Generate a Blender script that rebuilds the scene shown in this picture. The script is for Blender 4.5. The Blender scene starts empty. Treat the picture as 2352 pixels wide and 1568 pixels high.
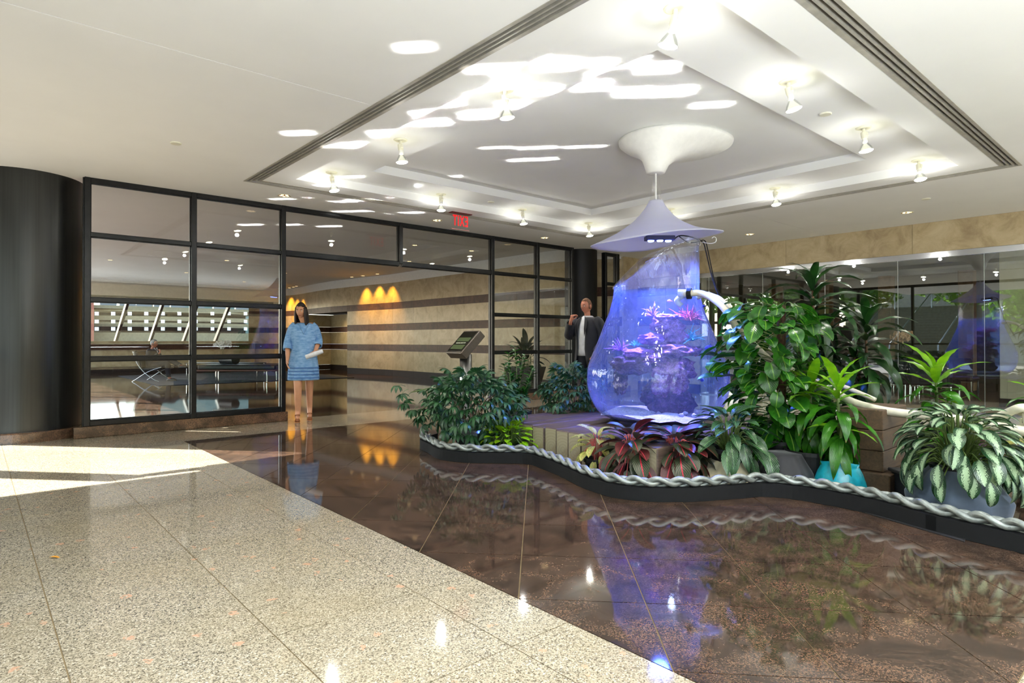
import bpy, bmesh, math, random
from mathutils import Vector, Matrix, Euler
PI = math.pi
S = bpy.context.scene
COL = S.collection
random.seed(7)

# ------------------------------------------------------------------ camera
CAM = Vector((0, 0, 1.12)); FPX = 1405.0; CX, CY = 1108.7, 773.4
YAW, PIT = 0.874662, 0.006872
cF = Vector((math.cos(YAW)*math.cos(PIT), math.sin(YAW)*math.cos(PIT), math.sin(PIT)))
cR = cF.cross(Vector((0, 0, 1))).normalized(); cU = cR.cross(cF)
cd = bpy.data.cameras.new('camera'); cam = bpy.data.objects.new('camera', cd); COL.objects.link(cam)
cd.sensor_width = 36; cd.lens = 36*FPX/2352; cd.shift_x = (1176-CX)/2352; cd.shift_y = (CY-784)/2352
cd.clip_start = .05; cd.clip_end = 900
cam.matrix_world = Matrix((( cR.x, cU.x, -cF.x, CAM.x), (cR.y, cU.y, -cF.y, CAM.y), (cR.z, cU.z, -cF.z, CAM.z), (0, 0, 0, 1)))
S.camera = cam
def ray(x, y): return cF + cR*((x-CX)/FPX) - cU*((y-CY)/FPX)
def at(x, y, z=0.0):          # point of the photograph on the level z
    d = ray(x, y); return CAM + d*((z-CAM.z)/d.z)
def atd(x, y, d):             # point of the photograph at depth d
    return CAM + ray(x, y)*d

# ------------------------------------------------------------------ world, sun, exposure
S.view_settings.view_transform = 'Standard'; S.view_settings.look = 'None'
S.view_settings.gamma = 1; S.view_settings.use_curve_mapping = False
S.view_settings.exposure = 0.66
try:
    S.cycles.use_denoising = True; S.cycles.max_bounces = 12; S.cycles.transparent_max_bounces = 24
    S.cycles.sample_clamp_indirect = 6; S.cycles.caustics_reflective = False; S.cycles.caustics_refractive = False
    S.cycles.diffuse_bounces = 6; S.cycles.glossy_bounces = 5; S.cycles.volume_bounces = 1
except Exception: pass
SUN_T = Vector((.68*.779, -.73*.779, -.627)).normalized()       # travel direction of the sunlight
w = bpy.data.worlds.new('world'); S.world = w; w.use_nodes = True
wn = w.node_tree; wn.nodes.clear()
sky = wn.nodes.new('ShaderNodeTexSky'); sky.sky_type = 'NISHITA'; sky.sun_disc = False
sky.sun_elevation = math.radians(38.8); sky.sun_rotation = math.atan2(-SUN_T.x, -SUN_T.y)
sky.air_density = 1.0; sky.dust_density = 1.2
bg = wn.nodes.new('ShaderNodeBackground'); bg.inputs[1].default_value = 0.75
wo = wn.nodes.new('ShaderNodeOutputWorld')
hsv = wn.nodes.new('ShaderNodeHueSaturation'); hsv.inputs['Saturation'].default_value = .85; wn.links.new(sky.outputs[0], hsv.inputs['Color']); wn.links.new(hsv.outputs[0], bg.inputs[0]); wn.links.new(bg.outputs[0], wo.inputs[0])
def light(name, kind, loc, direction, power, color=(1, 1, 1), **kw):
    l = bpy.data.lights.new(name, kind); l.energy = power; l.color = color
    for k, v in kw.items(): setattr(l, k, v)
    o = bpy.data.objects.new(name, l); COL.objects.link(o); o.location = loc
    o.rotation_euler = Vector(direction).to_track_quat('-Z', 'Y').to_euler(); return o
light('sun', 'SUN', (0, 20, 20), SUN_T, 26.0, (1, .97, .92), angle=math.radians(.5))
# unseen fill light from behind the camera

# added area lamps without fittings, facing up to brighten the ceiling
for x, y, e in ((.3, -1.7, 430), (2.6, -3.4, 170), (6.5, -3.4, 100), (10.0, -3.0, 40)):
    light('ceiling_fill', 'AREA', (x, y, .95), (0, 0, 1), e, (.90, .96, 1), shape='RECTANGLE', size=2.6, size_y=1.6)

# ------------------------------------------------------------------ helpers
def lin(c):
    return tuple((v/12.92 if v <= .04045 else ((v+.055)/1.055)**2.4) for v in (x/255 for x in c)) + (1,)
class N:                       # small node-tree helper
    def __init__(s, name):
        s.m = bpy.data.materials.new(name); s.m.use_nodes = True; s.t = s.m.node_tree
        s.b = s.t.nodes['Principled BSDF']; s.out = s.t.nodes['Material Output']
    def n(s, t, **kw):
        x = s.t.nodes.new(t)
        for k, v in kw.items():
            if k[0] == 'i' and k[1:].isdigit(): x.inputs[int(k[1:])].default_value = v
            else: setattr(x, k, v)
        return x
    def l(s, a, b): s.t.links.new(a, b)
    def ramp(s, fac, stops, interp='LINEAR'):
        r = s.n('ShaderNodeValToRGB'); r.color_ramp.interpolation = interp
        e = r.color_ramp.elements
        while len(e) < len(stops): e.new(.5)
        for q, (p, c) in zip(e, stops): q.position = p; q.color = c if len(c) == 4 else (*c, 1)
        s.l(fac, r.inputs[0]); return r.outputs[0]
    def coord(s, kind='Object', scale=1, loc=(0,0,0), rot=(0,0,0)):
        c = s.n('ShaderNodeTexCoord'); m = s.n('ShaderNodeMapping')
        m.inputs['Scale'].default_value = scale if isinstance(scale, tuple) else (scale,)*3
        m.inputs['Location'].default_value = loc; m.inputs['Rotation'].default_value = rot
        s.l(c.outputs[kind], m.inputs[0]); return m.outputs[0]
    def pos(s, scale=1):
        g = s.n('ShaderNodeNewGeometry'); m = s.n('ShaderNodeMapping')
        m.inputs['Scale'].default_value = scale if isinstance(scale, tuple) else (scale,)*3
        s.l(g.outputs['Position'], m.inputs[0]); return m.outputs[0]
    def noise(s, vec, scale, detail=4, rough=.55, dist=0):
        x = s.n('ShaderNodeTexNoise'); x.inputs['Scale'].default_value = scale; x.inputs['Detail'].default_value = detail
        x.inputs['Roughness'].default_value = rough; x.inputs['Distortion'].default_value = dist
        s.l(vec, x.inputs['Vector']); return x
    def mix(s, a, b, fac, mode='MIX'):
        x = s.n('ShaderNodeMix', data_type='RGBA', blend_type=mode)
        for sock, v in ((x.inputs[6], a), (x.inputs[7], b), (x.inputs[0], fac)):
            if hasattr(v, 'links'): s.l(v, sock)
            else: sock.default_value = v
        return x.outputs[2]
    def bump(s, h, st=.2, d=.01):
        x = s.n('ShaderNodeBump'); x.inputs['Strength'].default_value = st; x.inputs['Distance'].default_value = d
        s.l(h, x.inputs['Height']); s.l(x.outputs[0], s.b.inputs['Normal'])
def plain(name, rgb, rough=.5, metal=0, spec=.5, coat=0, emit=0, sheen=0, var=.06, scale=14):
    q = N(name); c = lin(rgb)
    if var:
        nz = q.noise(q.coord('Object'), scale)
        d = tuple(v*(1-var*2.2) for v in c[:3]) + (1,); u = tuple(min(1, v*(1+var*2)) for v in c[:3]) + (1,)
        q.l(q.ramp(nz.outputs[0], [(.3, d), (.7, u)]), q.b.inputs['Base Color'])
    else: q.b.inputs['Base Color'].default_value = c
    q.b.inputs['Roughness'].default_value = rough; q.b.inputs['Metallic'].default_value = metal
    q.b.inputs['Specular IOR Level'].default_value = spec; q.b.inputs['Coat Weight'].default_value = coat
    q.b.inputs['Sheen Weight'].default_value = sheen
    return q.m
def emit(name, rgb, st):
    q = N(name); q.b.inputs['Base Color'].default_value = lin(rgb)
    q.b.inputs['Emission Color'].default_value = lin(rgb); q.b.inputs['Emission Strength'].default_value = st
    return q.m
class MB:
    def __init__(s): s.v = []; s.f = []; s.uv = []; s.mi = []
    def add(s, vs, fs, uvs=None, mi=0):
        o = len(s.v); s.v += [tuple(v) for v in vs]
        for k, f in enumerate(fs):
            s.f.append(tuple(i+o for i in f)); s.mi.append(mi)
            s.uv.append([uvs[i] for i in f] if uvs else [(0, 0)]*len(f))
        return s
    def box(s, a, b, mi=0, M=None):
        x0, y0, z0 = a; x1, y1, z1 = b
        vs = [Vector(p) for p in ((x0,y0,z0),(x1,y0,z0),(x1,y1,z0),(x0,y1,z0),(x0,y0,z1),(x1,y0,z1),(x1,y1,z1),(x0,y1,z1))]
        if M is not None: vs = [M @ v for v in vs]
        return s.add(vs, [(3,2,1,0),(4,5,6,7),(0,1,5,4),(1,2,6,5),(2,3,7,6),(3,0,4,7)], mi=mi)
    def bbox(s, a, b, c=.005, mi=0, M=None):          # chamfered box
        vs = []; ctr = [(a[i]+b[i])/2 for i in range(3)]; h = [abs(b[i]-a[i])/2 for i in range(3)]
        c = min(c, min(h)*.9)
        bm = bmesh.new(); bmesh.ops.create_cube(bm, size=1)
        for v in bm.verts: v.co = Vector([ctr[i]+v.co[i]*2*h[i] for i in range(3)])
        bmesh.ops.bevel(bm, geom=bm.edges[:], offset=c, segments=1, affect='EDGES')
        bm.verts.index_update()
        vs = [(M @ v.co if M is not None else v.co.copy()) for v in bm.verts]; fs = [[v.index for v in f.verts] for f in bm.faces]
        bm.free(); return s.add(vs, fs, mi=mi)
    def prism(s, poly, z0, z1, mi=0, M=None):
        n = len(poly); vs = [Vector((p[0], p[1], z0)) for p in poly] + [Vector((p[0], p[1], z1)) for p in poly]
        if M is not None: vs = [M @ v for v in vs]
        fs = [tuple(range(n-1, -1, -1)), tuple(range(n, 2*n))] + [(i, (i+1) % n, n+(i+1) % n, n+i) for i in range(n)]
        return s.add(vs, fs, mi=mi)
    def rings(s, rings, close=True, cap=True, mi=0, uv=False):
        n = len(rings[0]); vs = [p for r in rings for p in r]; fs = []
        for i in range(len(rings)-1):
            for j in range(n if close else n-1):
                k = (j+1) % n; fs.append((i*n+j, i*n+k, (i+1)*n+k, (i+1)*n+j))
        if cap and close:
            fs.append(tuple(range(n-1, -1, -1))); fs.append(tuple((len(rings)-1)*n+j for j in range(n)))
        uvs = [(i/(len(rings)-1), j/max(1, n-1)) for i in range(len(rings)) for j in range(n)] if uv else None
        return s.add(vs, fs, uvs, mi=mi)
    def lathe(s, prof, n=24, c=(0,0,0), mi=0, cap=True, sq=None):
        rs = []
        for r, z in prof:
            rs.append([Vector((c[0]+r*math.cos(2*PI*j/n)*(sq[0] if sq else 1), c[1]+r*math.sin(2*PI*j/n)*(sq[1] if sq else 1), c[2]+z)) for j in range(n)])
        return s.rings(rs, cap=cap, mi=mi)
    def tube(s, path, r, n=8, mi=0, cap=True):
        path = [Vector(p) for p in path]; rs = []; up = Vector((0, 0, 1)); prev = None
        for i, p in enumerate(path):
            t = (path[min(i+1, len(path)-1)] - path[max(i-1, 0)]).normalized()
            if prev is None:
                a = t.cross(up if abs(t.z) < .95 else Vector((1, 0, 0))).normalized()
            else: a = (prev - t*prev.dot(t)).normalized()
            prev = a; b = t.cross(a); rr = r[i] if isinstance(r, (list, tuple)) else r
            rs.append([p + (a*math.cos(2*PI*j/n) + b*math.sin(2*PI*j/n))*rr for j in range(n)])
        return s.rings(rs, cap=cap, mi=mi)
    def mesh(s, name, mats, smooth=False):
        m = bpy.data.meshes.new(name); m.from_pydata(s.v, [], s.f)
        if not isinstance(mats, (list, tuple)): mats = [mats]
        for q in mats: m.materials.append(q)
        m.polygons.foreach_set('material_index', s.mi)
        if any(u != (0, 0) for fu in s.uv for u in fu):
            l = m.uv_layers.new(name='UVMap'); fl = [c for fu in s.uv for u in fu for c in u]; l.data.foreach_set('uv', fl)
        if smooth: m.polygons.foreach_set('use_smooth', [True]*len(s.f))
        m.update(); return m
    def build(s, name, mats, parent=None, smooth=False, **kw):
        return link(name, s.mesh(name, mats, smooth), parent, **kw)
def link(name, mesh, parent=None, loc=None, rot=None, scale=None):
    o = bpy.data.objects.new(name, mesh); COL.objects.link(o)
    if parent: o.parent = parent
    if loc is not None: o.location = loc
    if rot is not None: o.rotation_euler = rot
    if scale is not None: o.scale = scale if isinstance(scale, (tuple, list, Vector)) else (scale,)*3
    return o
def tag(o, label, cat, group=None, kind=None):
    o['label'] = label; o['category'] = cat
    if group: o['group'] = group
    if kind: o['kind'] = kind
    return o
def thing(name, label, cat, loc=(0,0,0), rz=0, group=None):
    o = bpy.data.objects.new(name, None); COL.objects.link(o); o.location = loc; o.rotation_euler = (0, 0, rz)
    o.empty_display_size = .1
    return tag(o, label, cat, group)
def struct(name):
    o = bpy.data.objects.new(name, None); COL.objects.link(o); o['kind'] = 'structure'; return o
def sobj(name, mb, m, smooth=False):
    o = mb.build(name, m, smooth=smooth); o['kind'] = 'structure'; return o
def copy_tree(o, loc, rz=None, parent=None):
    c = o.copy(); COL.objects.link(c)
    if parent: c.parent = parent
    else:
        c.location = loc
        if rz is not None: c.rotation_euler = (0, 0, rz)
    for ch in list(o.children): copy_tree(ch, None, None, c)
    return c
def clip(poly, a, b, c):       # keep the side a*x+b*y <= c
    out = []
    for i in range(len(poly)):
        p, q = poly[i], poly[(i+1) % len(poly)]
        fp, fq = a*p[0]+b*p[1]-c, a*q[0]+b*q[1]-c
        if fp <= 0: out.append(p)
        if (fp < 0 < fq) or (fq < 0 < fp):
            t = fp/(fp-fq); out.append((p[0]+(q[0]-p[0])*t, p[1]+(q[1]-p[1])*t))
    return out
def area(p): return abs(sum(p[i][0]*p[(i+1) % len(p)][1]-p[(i+1) % len(p)][0]*p[i][1] for i in range(len(p))))/2 if len(p) > 2 else 0
def catmull(pts, k=6):
    pts = [Vector(p) for p in pts]; P = [pts[0]*2-pts[1]]+pts+[pts[-1]*2-pts[-2]]; out = []
    for i in range(1, len(P)-2):
        for j in range(k):
            t = j/k; a, b, c, d = P[i-1:i+3]
            out.append(.5*((2*b)+(c-a)*t+(2*a-5*b+4*c-d)*t*t+(3*b-a-3*c+d)*t*t*t))
    out.append(pts[-1]); return out
#@@MATERIALS
# ------------------------------------------------------------------ materials
def granite_light():
    q = N('light_granite'); p = q.pos(1)
    v = q.n('ShaderNodeTexVoronoi'); v.inputs['Scale'].default_value = 210; q.l(p, v.inputs['Vector'])
    sep = q.n('ShaderNodeSeparateColor'); q.l(v.outputs['Color'], sep.inputs[0])
    c1 = q.ramp(sep.outputs[0], [(0, lin((80, 74, 64))), (.12, lin((122, 114, 98))), (.4, lin((156, 146, 126))), (.72, lin((174, 163, 142))), (.93, lin((196, 186, 168)))], 'CONSTANT')
    v2 = q.n('ShaderNodeTexVoronoi'); v2.inputs['Scale'].default_value = 30; q.l(p, v2.inputs['Vector'])
    s2 = q.n('ShaderNodeSeparateColor'); q.l(v2.outputs['Color'], s2.inputs[0])
    pk = q.ramp(s2.outputs[1], [(0, (0, 0, 0, 1)), (.988, (1, 1, 1, 1))], 'CONSTANT')
    nz = q.noise(p, 45, 3); pf = q.n('ShaderNodeMath', operation='MULTIPLY'); q.l(pk, pf.inputs[0])
    q.l(q.ramp(nz.outputs[0], [(.42, (0,0,0,1)), (.5, (.75,.75,.75,1))]), pf.inputs[1])
    c2 = q.mix(c1, lin((196, 150, 122)), pf.outputs[0])
    big = q.noise(p, 1.3, 3)
    c3 = q.mix(c2, lin((150, 132, 92)), q.ramp(big.outputs[0], [(.4, (0,0,0,1)), (.75, (.32,.32,.32,1))]))
    q.l(c3, q.b.inputs['Base Color']); q.b.inputs['Roughness'].default_value = .07; q.b.inputs['Specular IOR Level'].default_value = .9
    return q.m
def granite_dark(name, base, dark, red, rough=.055):
    q = N(name); p = q.pos(1)
    v = q.n('ShaderNodeTexVoronoi'); v.inputs['Scale'].default_value = 240; q.l(p, v.inputs['Vector'])
    sep = q.n('ShaderNodeSeparateColor'); q.l(v.outputs['Color'], sep.inputs[0])
    c1 = q.ramp(sep.outputs[0], [(0, lin(dark)), (.45, lin(base)), (.86, lin(red))])
    st = q.noise(q.pos((2, 2, 2)), 2.0, 6, .65, 1.2)
    c2 = q.mix(c1, lin(dark), q.ramp(st.outputs[0], [(.35, (.8,.8,.8,1)), (.62, (0,0,0,1))]))
    ve = q.noise(q.pos((1.0, 4.0, 1)), 3.2, 5, .6, 2.0)
    c3 = q.mix(c2, lin((126, 98, 82)), q.ramp(ve.outputs[0], [(.66, (0,0,0,1)), (.72, (.4,.4,.4,1)), (.78, (0,0,0,1))]))
    q.l(c3, q.b.inputs['Base Color']); q.b.inputs['Roughness'].default_value = rough; q.b.inputs['Specular IOR Level'].default_value = .25 if rough > .2 else .6
    return q.m
def travertine():
    q = N('beige_travertine'); p = q.pos(1)
    a = q.noise(p, 3.0, 8, .7, .6); b = q.noise(p, 26, 6, .75, .8)
    c = q.ramp(a.outputs[0], [(.3, lin((156, 138, 108))), (.5, lin((184, 168, 134))), (.72, lin((202, 188, 156)))])
    d = q.mix(c, lin((128, 104, 72)), q.ramp(b.outputs[0], [(.64, (0,0,0,1)), (.72, (.55,.55,.55,1))]))
    q.l(d, q.b.inputs['Base Color']); q.b.inputs['Roughness'].default_value = .3; q.b.inputs['Specular IOR Level'].default_value = .3
    oi = q.n('ShaderNodeObjectInfo'); hs = q.n('ShaderNodeHueSaturation'); mr = q.n('ShaderNodeMapRange')
    mr.inputs[3].default_value = .9; mr.inputs[4].default_value = 1.08; q.l(oi.outputs['Random'], mr.inputs[0]); q.l(mr.outputs[0], hs.inputs['Value'])
    q.l(d, hs.inputs['Color']); q.l(hs.outputs[0], q.b.inputs['Base Color'])
    return q.m
def wood(name, a, b, ringscale=18, rough=.6, axis=0):
    q = N(name); sc = [14, 14, 14]; sc[axis] = 1.2
    p = q.coord('Object', tuple(sc)); nz = q.noise(p, 2.2, 6, .6, 1.0); n2 = q.noise(q.coord('Object', 3), 2, 3)
    c = q.ramp(nz.outputs[0], [(.3, lin(a)), (.7, lin(b))]); c = q.mix(c, lin(a), q.ramp(n2.outputs[0], [(.4, (0,0,0,1)), (.7, (.5,.5,.5,1))]))
    q.l(c, q.b.inputs['Base Color']); q.b.inputs['Roughness'].default_value = rough; q.bump(nz.outputs[0], .25, .004); return q.m
def beam_end():
    q = N('end_grain'); c = q.coord('Object', 1, (0, .09, -.12))
    wv = q.n('ShaderNodeTexWave', wave_type='RINGS', rings_direction='X'); wv.inputs['Scale'].default_value = 12; wv.inputs['Distortion'].default_value = 2.2
    wv.inputs['Detail'].default_value = 2; wv.inputs['Detail Scale'].default_value = .8; q.l(c, wv.inputs['Vector'])
    nz = q.noise(c, 8, 5)
    a = q.ramp(wv.outputs[1], [(.2, lin((146, 137, 112))), (.8, lin((154, 145, 120)))])
    d = q.mix(a, lin((120, 96, 66)), q.ramp(nz.outputs[0], [(.52, (0,0,0,1)), (.75, (.7,.7,.7,1))]))
    q.l(d, q.b.inputs['Base Color']); q.b.inputs['Roughness'].default_value = .75; return q.m
def glass(name, tint=(1, 1, 1), refl=1.0, rough=0.0, ior=1.45, base=.0):
    q = N(name); t = q.t; t.nodes.remove(q.b)
    tr = q.n('ShaderNodeBsdfTransparent'); tr.inputs[0].default_value = (*tint, 1)
    gl = q.n('ShaderNodeBsdfGlossy'); gl.inputs['Roughness'].default_value = rough; gl.inputs[0].default_value = (refl, refl, refl, 1)
    # Schlick reflectance of a thin clear sheet (both faces, the same from either side)
    ge = q.n('ShaderNodeNewGeometry'); dt = q.n('ShaderNodeVectorMath', operation='DOT_PRODUCT')
    q.l(ge.outputs['Incoming'], dt.inputs[0]); q.l(ge.outputs['Normal'], dt.inputs[1])
    ab = q.n('ShaderNodeMath', operation='ABSOLUTE'); q.l(dt.outputs['Value'], ab.inputs[0])
    om = q.n('ShaderNodeMath', operation='SUBTRACT'); om.inputs[0].default_value = 1; q.l(ab.outputs[0], om.inputs[1])
    pw = q.n('ShaderNodeMath', operation='POWER'); pw.inputs[1].default_value = 5; q.l(om.outputs[0], pw.inputs[0])
    ad = q.n('ShaderNodeMath', operation='MULTIPLY_ADD'); ad.inputs[1].default_value = .9; ad.inputs[2].default_value = .045+base; ad.use_clamp = True
    q.l(pw.outputs[0], ad.inputs[0])
    mx = q.n('ShaderNodeMixShader'); q.l(ad.outputs[0], mx.inputs[0]); q.l(tr.outputs[0], mx.inputs[1]); q.l(gl.outputs[0], mx.inputs[2]); q.l(mx.outputs[0], q.out.inputs[0])
    return q.m
def leafmat(name, dark, mid, vein=None, pattern=None, pcol=None, rough=.32, trans=.25, tip=None, stripes=0, rand=.12):
    """u runs along the leaf, v across it (0..1)"""
    q = N(name); c = q.n('ShaderNodeTexCoord'); sx = q.n('ShaderNodeSeparateXYZ'); q.l(c.outputs['UV'], sx.inputs[0])
    m1 = q.n('ShaderNodeMath', operation='SUBTRACT'); m1.inputs[1].default_value = .5; q.l(sx.outputs[1], m1.inputs[0])
    ab = q.n('ShaderNodeMath', operation='ABSOLUTE'); q.l(m1.outputs[0], ab.inputs[0]); v = ab.outputs[0]
    nz = q.noise(q.coord('Object', 1), 9, 3)
    col = q.ramp(nz.outputs[0], [(.35, lin(dark)), (.65, lin(mid))])
    # side veins
    ma = q.n('ShaderNodeMath', operation='MULTIPLY_ADD'); ma.inputs[1].default_value = -.9; q.l(v, ma.inputs[0]); q.l(sx.outputs[0], ma.inputs[2])
    wm = q.n('ShaderNodeMath', operation='MULTIPLY'); wm.inputs[1].default_value = 62; q.l(ma.outputs[0], wm.inputs[0])
    sn = q.n('ShaderNodeMath', operation='SINE'); q.l(wm.outputs[0], sn.inputs[0])
    if pattern == 'silver':
        n2 = q.noise(q.coord('UV', (9, 5, 1)), 2.0, 5, .7)
        ad = q.n('ShaderNodeMath', operation='MULTIPLY_ADD'); ad.inputs[1].default_value = 1.1; q.l(v, ad.inputs[0]); q.l(n2.outputs[0], ad.inputs[2])
        s2 = q.n('ShaderNodeMath', operation='MULTIPLY_ADD'); s2.inputs[1].default_value = .05; q.l(sn.outputs[0], s2.inputs[0]); q.l(ad.outputs[0], s2.inputs[2])
        col = q.mix(col, lin(pcol), q.ramp(s2.outputs[0], [(.70, (1,1,1,1)), (.78, (0,0,0,1))]))
    elif pattern == 'blotch':
        n2 = q.noise(q.coord('UV', (7, 4, 1)), 2.4, 5, .7)
        col = q.mix(col, lin(pcol), q.ramp(n2.outputs[0], [(.45, (0,0,0,1)), (.58, (1,1,1,1))]))
    elif pattern == 'streak':
        col = q.mix(col, lin(pcol), q.ramp(sn.outputs[0], [(.72, (0,0,0,1)), (.98, (.8,.8,.8,1))]))
    if stripes:
        st = q.n('ShaderNodeMath', operation='MULTIPLY'); st.inputs[1].default_value = stripes; q.l(v, st.inputs[0])
        s3 = q.n('ShaderNodeMath', operation='SINE'); q.l(st.outputs[0], s3.inputs[0])
        col = q.mix(col, lin(mid), q.ramp(s3.outputs[0], [(.5, (0,0,0,1)), (1, (.6,.6,.6,1))]))
    if vein: col = q.mix(col, lin(vein), q.ramp(v, [(.012, (1,1,1,1)), (.05, (0,0,0,1))]))
    if tip: col = q.mix(col, lin(tip), q.ramp(sx.outputs[0], [(.93, (0,0,0,1)), (.99, (1,1,1,1))]))
    oi = q.n('ShaderNodeObjectInfo'); hs = q.n('ShaderNodeHueSaturation'); mr = q.n('ShaderNodeMapRange')
    mr.inputs[3].default_value = 1-rand; mr.inputs[4].default_value = 1+rand*1.6; q.l(oi.outputs['Random'], mr.inputs[0]); q.l(mr.outputs[0], hs.inputs['Value']); q.l(col, hs.inputs['Color'])
    col = hs.outputs[0]
    q.l(col, q.b.inputs['Base Color']); q.b.inputs['Roughness'].default_value = rough
    q.bump(sn.outputs[0], .15, .002)
    tl = q.n('ShaderNodeBsdfTranslucent'); q.l(col, tl.inputs[0])
    mx = q.n('ShaderNodeMixShader'); mx.inputs[0].default_value = trans
    q.l(q.b.outputs[0], mx.inputs[1]); q.l(tl.outputs[0], mx.inputs[2]); q.l(mx.outputs[0], q.out.inputs[0])
    return q.m
M = {}
M['light'] = granite_light()
M['dark'] = granite_dark('dark_granite', (64, 51, 42), (30, 25, 22), (106, 80, 62), .05)
M['base'] = granite_dark('brown_granite_base', (104, 80, 62), (52, 42, 34), (140, 104, 78), .16)
M['band'] = granite_dark('brown_marble_band', (80, 54, 42), (54, 38, 30), (104, 72, 56), .45)
M['blackbase'] = plain('dark_skirting', (44, 34, 30), .55, spec=.25)
M['grout'] = plain('grout', (120, 104, 76), .9, spec=.1)
M['trav'] = travertine()
M['ceil'] = plain('ceiling_paint', (233, 234, 232), .85, var=.012, scale=1.2)
M['white'] = plain('white_paint', (232, 232, 228), .5, var=.02)
M['whitegloss'] = plain('white_gloss_plastic', (226, 226, 222), .28, var=.03)
M['cream'] = plain('cream_plastic', (226, 224, 204), .4, var=.03)
M['frame'] = plain('black_metal_frame', (36, 37, 38), .3, .6, var=.1)
def brushed():
    q = N('black_brushed_metal'); nz = q.noise(q.coord('Object', (40, 40, .6)), 1, 4)
    q.l(q.ramp(nz.outputs[0], [(.3, lin((56, 57, 56))), (.7, lin((64, 65, 64)))]), q.b.inputs['Base Color'])
    q.b.inputs['Metallic'].default_value = .85; q.b.inputs['Roughness'].default_value = .3; return q.m
M['column'] = brushed()
M['colblack'] = plain('black_column_paint', (12, 12, 13), .45, spec=.25)
M['slot'] = plain('dark_slot', (22, 18, 16), .9)
M['vent'] = plain('grey_vent_metal', (180, 176, 164), .4, .4)
M['chrome'] = plain('chrome', (210, 212, 214), .12, 1, var=0)
M['steel'] = plain('brushed_steel', (176, 178, 178), .3, 1, var=.05)
M['pane'] = glass('window_glass', (.97, .985, .98), 1.0)
M['pane2'] = glass('frameless_glass', (.90, .94, .92), .95, base=.06)
M['acrylic'] = glass('clear_acrylic', (.97, .97, .97), 1.0)
M['bulb'] = emit('lamp_face', (255, 250, 226), 14)
M['bulbglass'] = glass('lamp_glass', (.8, .82, .8), .8, .1)
M['down'] = emit('downlight_glow', (255, 226, 170), 2.6)
M['gold'] = plain('gold_reflector', (224, 184, 116), .2, .9)
M['exit'] = emit('exit_red', (225, 6, 16), .75)
M['darkwood'] = wood('weathered_beam_top', (62, 50, 44), (104, 86, 74))
M['woodblk'] = wood('timber_block', (66, 50, 36), (104, 80, 56))
M['end'] = beam_end()
M['rubber'] = plain('black_rubber', (15, 16, 18), .75, spec=.3)
M['mat'] = plain('black_mat', (24, 24, 26), .8)
def hose():
    q = N('silver_hose'); nz = q.noise(q.coord('Object', 1), 14, 4, .6)
    q.l(q.ramp(nz.outputs[0], [(.3, lin((120, 126, 124))), (.66, lin((180, 186, 182)))]), q.b.inputs['Base Color'])
    n2 = q.noise(q.coord('Object', 1), 20, 3)
    c = q.mix(q.ramp(nz.outputs[0], [(.3, lin((104, 110, 108))), (.6, lin((150, 156, 152)))]), lin((30, 32, 34)), q.ramp(n2.outputs[0], [(.7, (0,0,0,1)), (.74, (1,1,1,1))]))
    q.l(c, q.b.inputs['Base Color']); q.b.inputs['Metallic'].default_value = .45; q.b.inputs['Roughness'].default_value = .38; return q.m
M['hose'] = hose()
M['pvc'] = plain('white_pvc', (216, 212, 194), .4)
M['pot'] = plain('black_nursery_pot', (24, 24, 26), .5)
M['silverpot'] = plain('galvanised_pot', (150, 156, 156), .32, .9, var=.15, scale=5)
M['soil'] = plain('potting_soil', (40, 30, 22), .95, scale=60, var=.25)
M['creamcloth'] = plain('cream_cloth', (190, 182, 150), .8, sheen=.2)
M['bluecloth'] = plain('slate_blue_cloth', (74, 88, 106), .75, sheen=.2)
M['blackcloth'] = plain('black_cloth', (34, 34, 38), .7, sheen=.2)
M['turq'] = plain('turquoise_rubber', (16, 160, 180), .38, coat=.3, var=.12, scale=20)
M['cobalt'] = plain('cobalt_pot', (14, 22, 130), .4)
M['stem'] = plain('brown_stem', (92, 66, 44), .7)
M['gstem'] = plain('green_stem', (82, 104, 44), .5)
M['pstem'] = plain('pink_stem', (180, 84, 80), .5)
M['leather'] = plain('black_leather', (22, 23, 26), .35)
M['brownleather'] = plain('brown_leather', (74, 52, 44), .45)
M['rug'] = plain('navy_rug', (34, 42, 56), .95, var=.12, scale=40)
M['carpet'] = plain('brown_carpet', (134, 106, 78), .95, var=.1, scale=30)
M['beigewall'] = plain('beige_wall', (186, 178, 156), .7, var=.02)
M['tan'] = plain('tan_wood_panel', (176, 134, 96), .5)
M['concrete'] = plain('pale_concrete', (120, 112, 86), .85, scale=2)
M['plaza'] = plain('plaza_paving', (96, 94, 90), .8, scale=3)
M['brick'] = plain('red_brick', (140, 84, 66), .85, scale=8)
M['greyglass'] = plain('green_curtain_wall', (70, 92, 88), .3, .1)
M['carpaint'] = plain('car_paint', (90, 94, 98), .3, .4)
M['treeleaf'] = leafmat('tree_leaf', (60, 104, 36), (126, 168, 64), trans=.4)
M['bark'] = plain('bark', (70, 58, 48), .9)
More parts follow.
